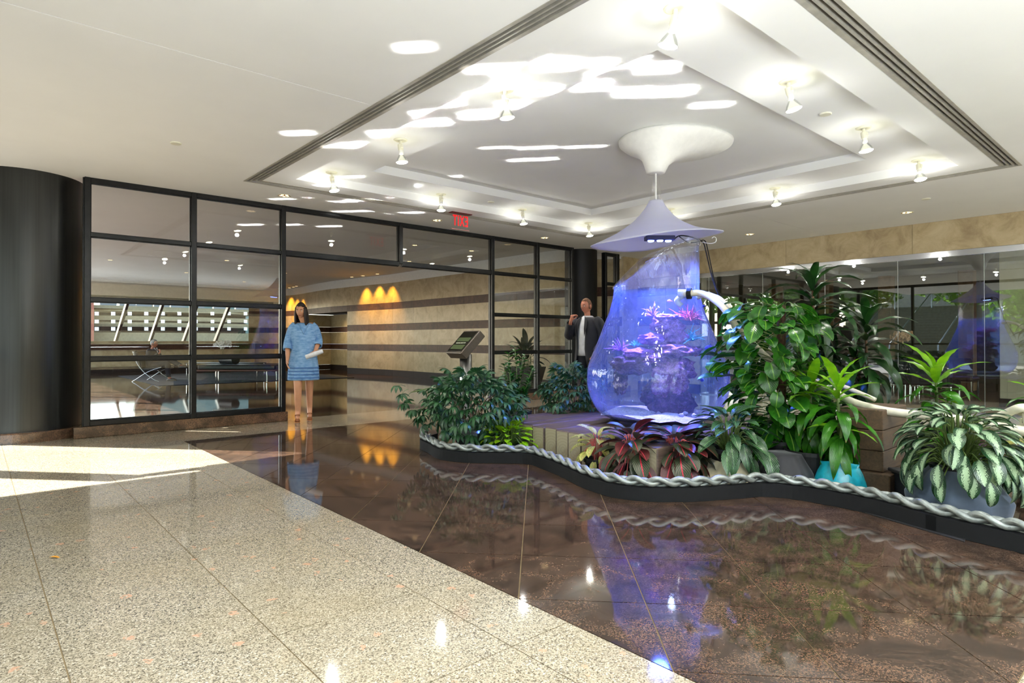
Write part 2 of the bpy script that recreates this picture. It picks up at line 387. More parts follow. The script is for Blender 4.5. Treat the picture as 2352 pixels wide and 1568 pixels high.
#@@END
#@@STRUCTURE
# ------------------------------------------------------------------ floor
ZC = 3.03
DX0, DX1, DY0, DY1 = 1.83, 9.37, .42, 7.41
FLOOR = struct('floor')
def tile(name, poly, m, gap=.0026, th=.02, z=0.0):
    cx = sum(p[0] for p in poly)/len(poly); cy = sum(p[1] for p in poly)/len(poly)
    # inset the polygon by the gap, then a small arris
    def inset(P, d):
        out = []; n = len(P); sgn = 1 if sum(P[i][0]*P[(i+1) % n][1]-P[(i+1) % n][0]*P[i][1] for i in range(n)) > 0 else -1
        for i in range(n):
            p0, p1, p2 = Vector(P[i-1]), Vector(P[i]), Vector(P[(i+1) % n])
            a = (p1-p0).normalized(); b = (p2-p1).normalized()
            na = Vector((-a.y, a.x))*sgn; nb = Vector((-b.y, b.x))*sgn; k = 1+na.dot(nb)
            out.append(p1+(na+nb)*(d/max(k, .3)))
        return out
    A = inset(poly, gap); B = inset(poly, gap+.0004); n = len(poly)
    mb = MB(); vs = [(p.x-cx, p.y-cy, -th) for p in A]+[(p.x-cx, p.y-cy, 0) for p in A]
    fs = [tuple(n+i for i in range(n))]
    for k in (0,): fs += [(k*n+i, k*n+(i+1) % n, (k+1)*n+(i+1) % n, (k+1)*n+i) for i in range(n)]
    if sum(poly[i][0]*poly[(i+1) % n][1]-poly[(i+1) % n][0]*poly[i][1] for i in range(n)) < 0: fs = [tuple(reversed(f)) for f in fs]
    mb.add(vs, fs); return mb.build(name, m, FLOOR, loc=(cx, cy, z))
def dedupe(P):
    out = []
    for p in P:
        if not out or (abs(p[0]-out[-1][0])+abs(p[1]-out[-1][1])) > 1e-4: out.append(p)
    if len(out) > 1 and abs(out[0][0]-out[-1][0])+abs(out[0][1]-out[-1][1]) < 1e-4: out.pop()
    return out
def rect_clip(P, x0, x1, y0, y1):
    for a, b, c in ((-1, 0, -x0), (1, 0, x1), (0, -1, -y0), (0, 1, y1)):
        if len(P) > 2: P = clip(P, a, b, c)
    return dedupe(P)
PL = .636
for (x0, x1, y0, y1) in ((-.9, DX0, -.3, 8.56), (DX0, DX1, DY1, 8.56), (DX1, 11.83, 1.5, 8.56), (DX0, 7.0, -.3, DY0)):
    i0 = math.floor((x0-.254)/PL); i1 = math.ceil((x1-.254)/PL); j0 = math.floor((y0-2.295)/PL); j1 = math.ceil((y1-2.295)/PL)
    for i in range(i0, i1):
        for j in range(j0, j1):
            X, Y = .254+i*PL, 2.295+j*PL
            P = rect_clip([(X, Y), (X+PL, Y), (X+PL, Y+PL), (X, Y+PL)], x0, x1, y0, y1)
            if area(P) > .004: tile('light_tile', P, M['light'])
r2 = math.sqrt(.5); PD = .5425
for i in range(-14, 14):
    for j in range(-4, 22):
        a, b = -.083+i*PD, 2.1315+j*PD            # across = (x-y)/sqrt2, along = (x+y)/sqrt2
        P = [((b+a)*r2, (b-a)*r2), ((b+a+PD)*r2, (b-a-PD)*r2), ((b+a+2*PD)*r2, (b-a)*r2), ((b+a+PD)*r2, (b-a+PD)*r2)]
        P = rect_clip(P, DX0, DX1, DY0, DY1)
        if area(P) > .004: tile('dark_tile', P, M['dark'])
mb = MB(); mb.box((-.95, -6, -.06), (11.83, 8.56, -.0035)); mb.build('grout_bed', M['grout'], FLOOR)
mb = MB(); mb.box((-.95, -6, -.0034), (12, -.3, 0)); mb.box((7.0, -.3, -.0034), (12, DY0, 0)); mb.box((DX1, DY0, -.0034), (12, 1.5, 0)); mb.build('stone_border', M['light'], FLOOR)
mb = MB(); mb.box((-.95, 8.56, -.06), (14, 30, 0)); mb.build('lobby_paving', M['dark'], FLOOR)
mb = MB(); mb.box((11.83, -6, -.06), (22, 8.56, 0)); mb.build('carpet', M['carpet'], FLOOR)
mb = MB(); mb.box((-150, -60, -.12), (200, 340, -.065)); sobj('plaza_ground', mb, M['plaza'])

# ------------------------------------------------------------------ ceiling
CEIL = struct('ceiling')
V0, V1, W0, W1 = 2.48, 8.75, 1.33, 7.42     # outer edge of the ring of air slots
VW = .165
C0, C1, E0, E1 = 2.93, 8.24, 1.78, 6.95     # first step of the coffer
Z1, Z2 = 3.13, 3.23
F0, F1, G0, G1 = 3.63, 7.60, 2.46, 6.39     # second step
JY = 4.37                                   # hairline joint in the plaster
g = .004
def slab(name, x0, x1, y0, y1, z, zt=3.6):
    b = MB(); b.box((x0, y0, z), (x1, y1, zt)); return b.build(name, M['ceil'], CEIL)
slab('plaster_panel', -.95, V0, -6, JY-g, ZC); slab('plaster_panel', -.95, V0, JY+g, 8.40, ZC)
slab('plaster_panel', V0, V1, -6, W0, ZC); slab('plaster_panel', V0, V1, W1, 8.40, ZC)
slab('plaster_panel', V1, 11.83, -6, 4.49-g, ZC); slab('plaster_panel', V1, 11.83, 4.49+g, 8.40, ZC)
def ring(name, x0, x1, y0, y1, u0, u1, v0, v1, z):
    b = MB(); b.box((x0, y0, z), (u0, y1, 3.6)); b.box((u1, y0, z), (x1, y1, 3.6)); b.box((u0, y0, z), (u1, v0, 3.6)); b.box((u0, v1, z), (u1, y1, 3.6))
    return b.build(name, M['ceil'], CEIL)
ring('coffer_border', V0+VW, V1-VW, W0+VW, W1-VW, C0, C1, E0, E1, ZC)
ring('coffer_step', C0, C1, E0, E1, F0, F1, G0, G1, Z1)
slab('coffer_panel', F0, F1, G0, G1, Z2)
b = MB(); b.box((-.95, 8.40, ZC), (11.83, 8.58, 3.6)); b.build('bulkhead', M['ceil'], CEIL)
b = MB(); b.box((.05, 8.58, 3.26), (13, 26.4, 3.6)); b.build('lobby_ceiling', M['ceil'], CEIL)
b = MB(); b.box((.05, 24.6, 2.72), (13, 26.4, 3.27)); b.build('lobby_bulkhead', M['white'], CEIL)
b = MB(); b.box((.0, 8.6, 3.0), (.12, 24.6, 3.3)); b.build('lobby_fascia', M['ceil'], CEIL)
# unseen slab added outside to block the sun from the near floor
b = MB(); b.box((-7, -6, 3.1), (-.95, 8.42, 3.5)); sobj('sun_block_slab', b, M['ceil'])
b = MB(); b.box((-2, 26.4, 3.27), (13, 33, 3.5)); sobj('far_sun_block', b, M['ceil'])  # unseen slab added beyond the far windows to keep sun off the sill
# slot diffusers: one ring of four mitred runs
VENT = bpy.data.objects.new('slot_diffuser', None); COL.objects.link(VENT); VENT.parent = CEIL; VENT.location = (0, 0, ZC)
def trap(x0, y0, x1, y1, o0, o1, side):   # mitred bar between offsets o0..o1 from the outer rectangle
    if side == 0: return [(x0+o0, y0+o0), (x0+o1, y0+o1), (x0+o1, y1-o1), (x0+o0, y1-o0)]
    if side == 1: return [(x1-o0, y0+o0), (x1-o0, y1-o0), (x1-o1, y1-o1), (x1-o1, y0+o1)]
    if side == 2: return [(x0+o0, y0+o0), (x1-o0, y0+o0), (x1-o1, y0+o1), (x0+o1, y0+o1)]
    return [(x0+o0, y1-o0), (x0+o1, y1-o1), (x1-o1, y1-o1), (x1-o0, y1-o0)]
for side in range(4):
    for o0, o1, nm in ((0, .027, 'edge_flange'), (.052, .066, 'slat'), (.092, .106, 'slat'), (.131, .165, 'edge_flange')):
        b = MB(); b.prism(trap(V0, W0, V1, W1, o0, o1, side), -.004, .035); b.build(nm, M['vent'], VENT)
    b = MB(); b.prism(trap(V0, W0, V1, W1, .0, .165, side), .05, .06); b.build('backing', M['slot'], VENT)

# ------------------------------------------------------------------ glazed partition
PY = 8.45
P1 = struct('window_1')
fr = M['frame']
def mull(x, z0=.13, z1=ZC, w=.062, d=.11, par=None, y=PY):
    b = MB(); b.bbox((x-w/2, y-d/2, z0), (x+w/2, y+d/2, z1), .004)
    b.box((x-w/2-.012, y-.012, z0), (x+w/2+.012, y+.012, z1)); return b.build('mullion', fr, par or P1)
def trans(x0, x1, z, h=.05, d=.10, par=None, y=PY):
    b = MB(); b.bbox((x0, y-d/2, z-h/2), (x1, y+d/2, z+h/2), .004); b.box((x0, y-.012, z-h/2-.01), (x1, y+.012, z+h/2+.01)); return b.build('transom', fr, par or P1)
def pane(x0, x1, z0, z1, par=None, y=PY, m='pane'):
    b = MB(); b.box((x0, y-.003, z0), (x1, y+.003, z1)); return b.build('pane', M[m], par or P1)
TZ = (.16, .91, 1.605, 2.365, 3.0)
for x in (1.03, 2.19, 3.37): mull(x, .13)
mull(5.31, 2.365); mull(7.27, 0); mull(8.43, .13); mull(9.42, .13)
for x0, x1 in ((1.06, 2.16), (2.22, 3.34), (7.30, 8.40), (8.46, 9.39), (10.52, 10.86)):
    for k, z in enumerate(TZ): trans(x0, x1, z, .06 if k in (0, 4) else .05)
    for k in range(4): pane(x0, x1, TZ[k]+.02, TZ[k+1]-.02)
for x0, x1 in ((3.40, 5.28), (5.34, 7.24)):
    trans(x0, x1, 3.0, .06); trans(x0, x1, 2.365, .07); pane(x0, x1, 2.39, 2.98)
mull(10.49, .13); mull(10.90, .13, w=.09)
for x0, x1 in ((-1.42, -.12),): 
    trans(x0, x1, .16); trans(x0, x1, 3.0); pane(x0, x1, .18, 2.98)
mull(-1.58, 0, w=.27)
b = MB(); b.bbox((.9, 8.36, 0), (3.42, 8.56, .13), .006); b.build('granite_sill', M['base'], P1)
b = MB(); b.bbox((7.24, 8.37, 0), (9.5, 8.56, .13), .006); b.bbox((10.3, 8.37, 0), (11.3, 8.56, .13), .006); b.build('granite_sill', M['base'], P1)
# columns
def column(x, y, r, m, label, base=True, bm='base'):
    t = thing('column', label, 'column', (x, y, 0))
    b = MB(); b.lathe([(r, .0), (r, ZC)], 64, cap=False); b.build('shaft', M[m], t, smooth=True)
    b = MB(); b.lathe([(r+.0, 0), (r+.07, 0), (r+.07, .10), (r+.062, .112), (r, .115)], 64, cap=False); b.build('base_ring', M[bm], t)
    return t
column(.475, 9.03, .6, 'column', 'fat black brushed-metal round column at the left end of the glass partition')
column(9.92, 8.62, .34, 'colblack', 'slim plain black round column behind the standing man')

# ------------------------------------------------------------------ striped stone walls
COURSE = [(0, .2, 'blackbase', 'skirting_stone'), (.2, .80, 'trav', 'stone_panel'), (.80, 1.01, 'band', 'marble_band'), (1.01, 1.46, 'trav', 'stone_panel'),
          (1.46, 1.67, 'band', 'marble_band'), (1.67, 2.14, 'trav', 'stone_panel'), (2.14, 2.35, 'band', 'marble_band'), (2.35, 2.98, 'trav', 'stone_panel')]
def stone_run(par, pts, step=1.2, zmin=0, zmax=9, th=.05, flip=1, courses=COURSE):
    L = [0.0]
    for i in range(1, len(pts)): L.append(L[-1]+(Vector(pts[i])-Vector(pts[i-1])).length)
    def P(s):
        s = max(0, min(L[-1], s))
        for i in range(1, len(L)):
            if s <= L[i]+1e-9: t = (s-L[i-1])/(L[i]-L[i-1]); return Vector(pts[i-1]).lerp(Vector(pts[i]), t)
    n = max(1, round(L[-1]/step))
    for k in range(n):
        s0, s1 = L[-1]*k/n, L[-1]*(k+1)/n
        m = max(1, round((s1-s0)/.4)); Q = [P(s0+(s1-s0)*i/m+(.0015 if i == 0 else (-.0015 if i == m else 0))) for i in range(m+1)]
        for z0, z1, mt, nm in courses:
            if z0 < zmin-1e-6 or z1 > zmax+1e-6: continue
            d = (Q[-1]-Q[0]).normalized(); nrm = Vector((-d.y, d.x))*flip*th
            poly = [(q.x, q.y) for q in Q]+[((q+nrm).x, (q+nrm).y) for q in reversed(Q)]
            if flip < 0: poly = poly[::-1]
            b = MB(); b.prism(poly, z0+.0015, z1-.0015); b.build(nm, M[mt], par)
WS = struct('wall_lobby')
run1 = catmull([(11.3, 8.60), (10.75, 9.35), (10.5, 10.4), (10.4, 11.9), (10.33, 14.2), (10.3, 16.8), (10.1, 18.2), (9.95, 19.2)], 5)
run1 = [(p[0], p[1]) for p in [Vector((q.x, q.y)) for q in [Vector((p[0], p[1])) for p in run1]]]
run2 = [(9.95, 19.2), (9.85, 20.2), (9.85, 21.3), (9.92, 22.4)]
run3 = [(9.92, 22.4), (10.0, 23.4), (9.95, 24.3), (9.6, 25.0), (9.0, 25.4), (8.75, 25.5)]
stone_run(WS, run1, 1.15, flip=-1); stone_run(WS, run3, 1.3, flip=-1)
stone_run(WS, run2, 1.1, zmin=2.14, flip=-1)
stone_run(WS, [(10.9, 19.0), (10.9, 22.5)], 1.2, zmax=2.2, flip=-1); 
stone_run(WS, [(9.93, 22.4), (10.9, 22.4)], 1.2, zmax=2.2, flip=1); stone_run(WS, [(.1, 25.2), (8.9, 25.2)], 1.3, zmax=1.02, flip=1)
bk = MB()
for R in (run1, run2, run3):
    for i in range(len(R)-1):
        (x0, y0), (x1, y1) = R[i], R[i+1]
        bk.add([(x0+.03, y0, 2.985), (x1+.03, y1, 2.985), (x1+.03, y1, 3.27), (x0+.03, y0, 3.27)], [(0, 1, 2, 3)])
bk.build('cove', M['white'], WS)
bk = MB()
for R in (run1, run3):
    for i in range(len(R)-1):
        (x0, y0), (x1, y1) = R[i], R[i+1]
        bk.add([(x0+.06, y0, 0), (x1+.06, y1, 0), (x1+.06, y1, 3), (x0+.06, y0, 3)], [(0, 1, 2, 3)])
bk.box((10.1, 19.25, 2.16), (11.2, 22.6, 2.3)); bk.build('backing', M['slot'], WS)
# right wall: stone pier, stone lintel over frameless glass
WR = struct('wall_right'); RX = 11.83
stone_run(WR, [(RX, 7.0), (RX, 8.62)], .9, zmax=2.6, flip=-1)
ys = [8.62, 7.23, 5.2, 3.17, 1.14, -.9]
for a, c in zip(ys, ys[1:]):
    b = MB(); b.bbox((RX-.0, c+.002, 2.545), (RX+.06, a-.002, ZC-.002), .002); b.build('stone_panel', M['trav'], WR)
b = MB(); b.box((11.3, 8.56, 0), (RX+.1, 8.62, ZC)); b.build('end_wall', M['trav'], WR)
b = MB(); b.box((RX, -6, 2.5), (RX+.3, 7.0, 2.55)); b.box((RX+.02, -6, 2.55), (RX+.3, 7.0, 3.3)); b.box((RX+.065, 7.0, 0), (RX+.3, 8.6, 3.3)); b.build('wall_core', M['beigewall'], WR)
W2 = struct('window_2')
jn = [7.0, 6.79, 5.655, 4.52, 3.385, 2.25, 1.115, -.02, -1.155, -2.3]
for a, c in zip(jn, jn[1:]):
    b = MB(); b.box((RX+.02, c+.003, .02), (RX+.032, a-.003, 2.5)); b.build('pane', M['pane2'], W2)
b = MB(); b.box((RX-.002, -6, 2.455), (RX+.05, 7.0, 2.545)); b.build('head_channel', M['chrome'], W2)
b = MB(); b.box((RX+.0, -6, 0), (RX+.05, 7.0, .02)); b.build('floor_channel', M['steel'], W2)
for y in jn[1:-1]:
    b = MB(); b.box((RX+.022, y-.0035, .02), (RX+.030, y+.0035, 2.455)); b.build('joint_seal', M['steel'], W2)
# waiting room behind the glass
b = MB(); b.box((RX+.3, -6, 2.72), (22, 9, 2.9)); sobj('ceiling_waiting_room', b, M['ceil'])
b = MB(); b.box((20.5, -6, 0), (20.7, 9, 2.8)); b.box((11.9, 8.56, 0), (20.7, 8.7, 2.8)); sobj('wall_waiting_room', b, plain('taupe_wall', (120, 108, 90), .7))
b = MB(); b.bbox((13.5, -3, .14), (13.62, 2.36, 2.8), .004); sobj('wall_white_screen', b, M['beigewall'])
b = MB(); b.bbox((13.48, -3, 0), (13.64, 2.37, .14), .004); sobj('baseboard_screen', b, M['rubber'])
for k, y in enumerate((7.9, 6.6, 5.2, 3.6)):
    b = MB(); b.bbox((17.2, y-.14, 0), (17.5, y+.14, 2.8), .01); b.build('trim_%d' % (k+1), M['tan'])['kind'] = 'structure'
# left and back facades (the camera stands inside them)
WL = struct('window_3')
for y in (-4.5, -3, -1.5, 0, 1.5, 3.2, 4.9, 6.6):
    b = MB(); b.bbox((-.98, y-.035, 0), (-.86, y+.035, ZC), .004); b.build('mullion', fr, WL)
b = MB(); b.box((-.98, -6, 2.95), (-.86, 8.45, ZC)); b.box((-.98, -6, 1.0), (-.86, 8.45, 1.05)); b.build('transom', fr, WL)
WB = struct('wall_back')
stone_run(WB, [(-.95, -6), (11.83, -6)], 1.3, flip=-1)
b = MB(); b.box((-.95, -6.3, 0), (11.83, -6.06, 3.3)); b.build('wall_core', M['beigewall'], WB)
# lobby side glazing (sunlight comes in between its posts) and slanted far windows
W5 = struct('window_5')
for y in (9.75, 10.55, 12.0, 13.45, 14.9, 16.4, 17.9, 19.4, 20.9, 22.4, 23.9, 25.4):
    b = MB(); b.bbox((-.02, y-.05, 0), (.10, y+.05, 3.1), .004); b.build('mullion', fr, W5)
W6 = struct('window_6')
SLT = [((3.16, 25.0), (2.98, 27.0)), ((4.35, 25.0), (4.22, 27.0)), ((5.5, 25.0), (5.4, 27.0)), ((6.7, 25.0), (6.62, 27.0)), ((7.9, 25.0), (7.85, 27.0)), ((1.9, 25.0), (1.75, 27.0))]
for (xt, yt), (xb, yb) in SLT:
    d = Vector((xb-xt, yb-yt, -1.7))
    b = MB(); Mx = Matrix.Translation((xt, yt, 2.75)) @ d.to_track_quat('Z', 'X').to_matrix().to_4x4()
    b.bbox((-.09, -.045, 0), (.09, .045, d.length), .004, M=Mx); b.build('slanted_mullion', fr, W6)
b = MB(); b.bbox((.3, 24.95, 2.62), (10, 25.1, 2.72), .004); b.build('head_rail', fr, W6)
b = MB(); b.add([(.3, 25.02, 2.70), (9.9, 25.02, 2.70), (9.9, 27.0, 1.05), (.3, 27.0, 1.05)], [(0, 1, 2, 3)]); b.build('pane', glass('coated_window_glass', (.9, .92, .9), .25), W6)
b = MB(); b.bbox((0, 25.15, 1.02), (9.0, 26.0, 1.12), .01); b.bbox((0, 26.9, 0), (10.6, 27.2, 1.0), .01); b.build('granite_sill', M['trav'], W6)
#@@FIXTURES
# ------------------------------------------------------------------ ceiling fittings
def orient(d, roll=0):
    return Vector(d).normalized().to_track_quat('-Z', 'Y')
def lamp_fixture(px, py, lean, fwd, label):
    p = at(px, py, Z1); t = thing('accent_spotlight', label, 'spotlight', p, 0, 'ceiling spotlights round the coffer')
    b = MB(); b.lathe([(.001, -.012), (.055, -.012), (.068, -.006), (.07, 0)], 28); b.build('mounting_plate', M['cream'], t, smooth=False)
    b = MB(); b.lathe([(.014, -.06), (.014, -.01)], 12); b.bbox((-.014, -.035, -.085), (.014, .016, -.05), .004); b.build('knuckle', M['cream'], t)
    d = (Vector((0, 0, -1)) + cR*lean + Vector((cF.x, cF.y, 0))*fwd).normalized(); q = orient(d); Mx = Matrix.Translation((0, 0, -.06)) @ q.to_matrix().to_4x4() @ Matrix.Translation((0, .0, .015))
    def lm(prof, n=24, cap=True):
        bb = MB(); bb.lathe(prof, n, cap=cap); bb.v = [tuple(Mx @ Vector(v)) for v in bb.v]; return bb
    lm([(.001, 0), (.024, 0), (.026, -.004), (.026, -.06), (.001, -.06)]).build('socket', M['cream'], t)
    lm([(.021, -.058), (.023, -.085), (.019, -.10)]).build('lamp_collar', M['whitegloss'], t)
    o = lm([(.019, -.098), (.03, -.115), (.046, -.14), (.058, -.17), (.06, -.178)], cap=False).build('lamp_body', M['bulbglass'], t, smooth=True)
    lm([(.001, -.192), (.03, -.19), (.05, -.184), (.058, -.176), (.056, -.172), (.03, -.165), (.001, -.16)]).build('lamp_face', M['bulb'], t, smooth=True)
    L = light('spot_beam', 'SPOT', p + Vector((0, 0, -.06)) + d*.22, d, 44, (1, .95, .86), spot_size=1.9, spot_blend=.9, shadow_soft_size=.05)
    light('spot_spill', 'POINT', p + Vector((0, 0, -.24)) + d*.05, d, 3.6, (1, .98, .94), shadow_soft_size=.028)
    return t
FX = [(1551, 18, -.22, .25, 'ceiling spotlight nearest the camera, at the top edge of the picture'),
      (1160, 206, .12, .15, 'ceiling spotlight in the bright sun reflections, left of the big white mount'),
      (920, 321, .08, .1, 'third ceiling spotlight from the left corner of the coffer, on its long left side'),
      (762, 396, .2, .0, 'ceiling spotlight in the left corner of the coffer'),
      (1013, 446, .02, .0, 'ceiling spotlight just left of the exit sign'),
      (1200, 481, .12, .0, 'ceiling spotlight just right of the exit sign'),
      (1352, 512, .12, .0, 'ceiling spotlight in the far corner of the coffer nearest the tank hood'),
      (1811, 187, .30, .05, 'ceiling spotlight in the middle of the right-hand side of the coffer, large'),
      (1984, 293, .14, .0, 'ceiling spotlight second from the right corner of the coffer'),
      (2110, 368, .02, -.15, 'ceiling spotlight in the right corner of the coffer, glaring at the camera'),
      (1780, 432, .06, -.1, 'ceiling spotlight on the far right side of the coffer above the tall plants'),
      (1540, 480, .05, .0, 'ceiling spotlight half hidden behind the stem of the hood')]
for a in FX: lamp_fixture(*a)
def downlight(px, py, z, label, grp, r=.075, glow='down'):
    p = at(px, py, z); t = thing('downlight', label, 'downlight', (p.x, p.y, z), 0, grp)
    b = MB(); b.lathe([(r+.012, 0), (r+.012, -.004), (r, -.004), (r, -.001)], 28, cap=False); b.build('trim_ring', M['cream'], t)
    b = MB(); b.lathe([(.001, -.0012), (r, -.0012)], 28, cap=False); b.build('reflector', M['gold'], t)
    b = MB()
    for k in range(5): a = k*1.257; b.lathe([(.001, -.0025), (r*.26, -.0025)], 10, c=(math.cos(a)*r*.58, math.sin(a)*r*.58, 0), cap=False)
    b.build('lamp_cluster', M[glow], t); return t
for px, py, s in ((653, 449, 'above the left half of the glass partition'), (1004, 506, 'just left of and below the exit sign'), (1251, 546, 'above the right end of the glass partition'),
                  (1438, 576, 'just left of the tank hood near the stone corner'), (1722, 538, 'in front of the stone lintel, right of the tank hood'), (2083, 488, 'in front of the stone lintel at the right of the picture')):
    downlight(px, py, ZC, 'round gold recessed downlight ' + s, 'downlights round the hall')
LB = [(253, 597), (521, 598), (428, 626), (561, 647), (655, 627), (490, 662), (586, 673), (613, 668), (665, 661), (674, 659), (681, 657), (808, 636), (834, 633), (867, 629), (953, 563), (1083, 576), (940, 600)]
for px, py in LB:
    p = at(px, py, 3.26)
    if p.x > 10.1: continue
    downlight(px, py, 3.26, 'small round recessed downlight in the lobby ceiling behind the glass', 'downlights in the lobby ceiling', .06)
for (x, y) in ((9.85, 18.1), (9.98, 17.45), (10.02, 16.8), (9.7, 24.0), (9.65, 23.5), (9.6, 22.9)):
    light('wall_washer', 'SPOT', (x-.02, y, 3.22), (.10, 0, -1), 150, (1, .48, .04), spot_size=1.25, spot_blend=.8, shadow_soft_size=.03)
light('alcove_light', 'SPOT', (10.4, 20.8, 2.15), (0, 0, -1), 60, (1, .75, .4), spot_size=2.6, spot_blend=.8, shadow_soft_size=.1)
for x, y in ((3.2, 10.6), (6.2, 12), (8.7, 11.5), (4.2, 15), (7.4, 16), (6, 20)): light('lobby_downlight', 'SPOT', (x, y, 3.2), (0, 0, -1), 34, (1, .97, .92), spot_size=2.2, spot_blend=.8, shadow_soft_size=.1)
for px, py, z, s in ((404, 328, ZC, 'small white disc sensor on the ceiling above the black column'), (2127, 456, ZC, 'small white disc sensor on the ceiling near the right stone lintel'),
                     (1896, 261, Z1, 'small white disc cover between two spotlights at the right of the coffer'), (1128, 463, Z1, 'small white disc cover beside the spotlight left of the exit sign')):
    p = at(px, py, z); b = MB(); b.lathe([(.001, -.012), (.045, -.012), (.05, -.008), (.05, 0)], 28)
    tag(b.build('ceiling_sensor', M['cream'], None, loc=p), s, 'sensor', 'discs on the ceiling')
for x, y in ((1.2, -1.2), (4.2, -1.2), (7.4, -1.2), (10.2, -.8), (1.2, -4.2), (4.4, -4.2), (7.6, -4.2), (10.4, -4.0), (.4, 1.6), (10.3, 2.9), (10.3, 5.4)):  # added fill spots with no fittings, brightening the hall and foreground
    light('hall_fill_spot', 'SPOT', (x, y, 3.0), (0, 0, -1), 290, (.88, .94, 1), spot_size=2.3, spot_blend=.8, shadow_soft_size=.08)
# exit sign, read from its far side
def text_mesh(s, size, depth, m, name, parent, Mx, mirror=False, bold=0.0, sx=1.0):
    c = bpy.data.curves.new(name, 'FONT'); c.body = s; c.size = size; c.extrude = depth; c.align_x = 'CENTER'; c.align_y = 'CENTER'; c.offset = bold; c.space_character = 1.0 if not mirror else 1.22
    o = bpy.data.objects.new(name, c); COL.objects.link(o); dg = bpy.context.evaluated_depsgraph_get(); dg.update()
    me = bpy.data.meshes.new_from_object(o.evaluated_get(dg)); bpy.data.objects.remove(o)
    me.transform(Matrix.Diagonal((-sx if mirror else sx, 1, 1, 1)))
    if mirror: me.flip_normals()
    me.transform(Mx); me.materials.clear(); me.materials.append(m)
    return link(name, me, parent)
pa = at(1047, 486, ZC); pb = at(1089, 492, ZC); ex = thing('exit_sign', 'red mirror-written exit sign on a clear hanging plate, seen from behind', 'sign', (5.6, 7.22, ZC), 0.0)
b = MB(); b.bbox((-.19, -.05, -.012), (.19, .05, 0), .004); b.build('canopy_plate', M['exitplate'] if 'exitplate' in M else plain('dark_red_plate', (96, 34, 34), .4), ex)
b = MB(); b.bbox((-.165, -.003, -.245), (.165, .003, -.012), .0015); b.build('plate', M['acrylic'], ex)
b = MB(); b.box((-.165, -.004, -.249), (.165, .004, -.243)); b.build('edge', plain('pink_edge', (236, 150, 150), .4), ex)
text_mesh('EXIT', .20, .003, M['exit'], 'lettering', ex, Matrix.Translation((0, -.006, -.125)) @ Matrix.Rotation(PI/2, 4, 'X') @ Matrix.Diagonal((1, 1.12, 1, 1)), mirror=True, bold=.0015, sx=.60)

# ------------------------------------------------------------------ aquarium
T = Vector((5.25, 3.58, 0)); KR = math.atan2(cR.y, cR.x)
PROF = [(.02, .338), (.38, .338), (.46, .352), (.545, .392), (.618, .476), (.665, .59), (.683, .698), (.676, .85), (.633, .972), (.575, 1.11), (.505, 1.294), (.452, 1.433), (.418, 1.58), (.412, 1.66)]
RIM = [(-1, 1.645), (-.71, 1.75), (-.44, 1.86), (-.17, 1.97), (.13, 2.05), (.43, 2.09), (.63, 2.105), (.9, 2.10), (1, 2.07)]
def interp(tab, x):
    for (a, fa), (b_, fb) in zip(tab, tab[1:]):
        if x <= b_: t = (x-a)/(b_-a); return fa+(fb-fa)*t
    return tab[-1][1]
def smoothprof(prof, k=4):
    return [(max(.001, p.x), p.y) for p in [Vector((q[0], q[1])) for q in catmull([(r, z, 0) for r, z in prof], k)] ]
from mathutils import noise as mnoise
def tank_shell(dr, zb):
    n = 72; rs = []
    for r, z in smoothprof(PROF):
        ring_ = []
        for j in range(n):
            a = 2*PI*j/n; wob = 1+.008*math.sin(3*a+z*4)*min(1, r)
            ring_.append(Vector(((r-dr)*wob*math.cos(a+KR), (r-dr)*wob*math.sin(a+KR), max(z, zb))))
        rs.append(ring_)
    for k in range(1, 11):
        ring_ = []
        for j in range(n):
            a = 2*PI*j/n; s_ = math.cos(a); zt = interp(RIM, s_); z = 1.66+(zt-1.66)*k/10; r = .412-.004*k/10+(.012 if k == 10 else 0)
            wob = 1+.012*mnoise.noise(Vector((math.cos(a)*3, math.sin(a)*3, z*5)))
            ring_.append(Vector(((r-dr)*wob*math.cos(a+KR), (r-dr)*wob*math.sin(a+KR), z)))
        rs.append(ring_)
    return rs
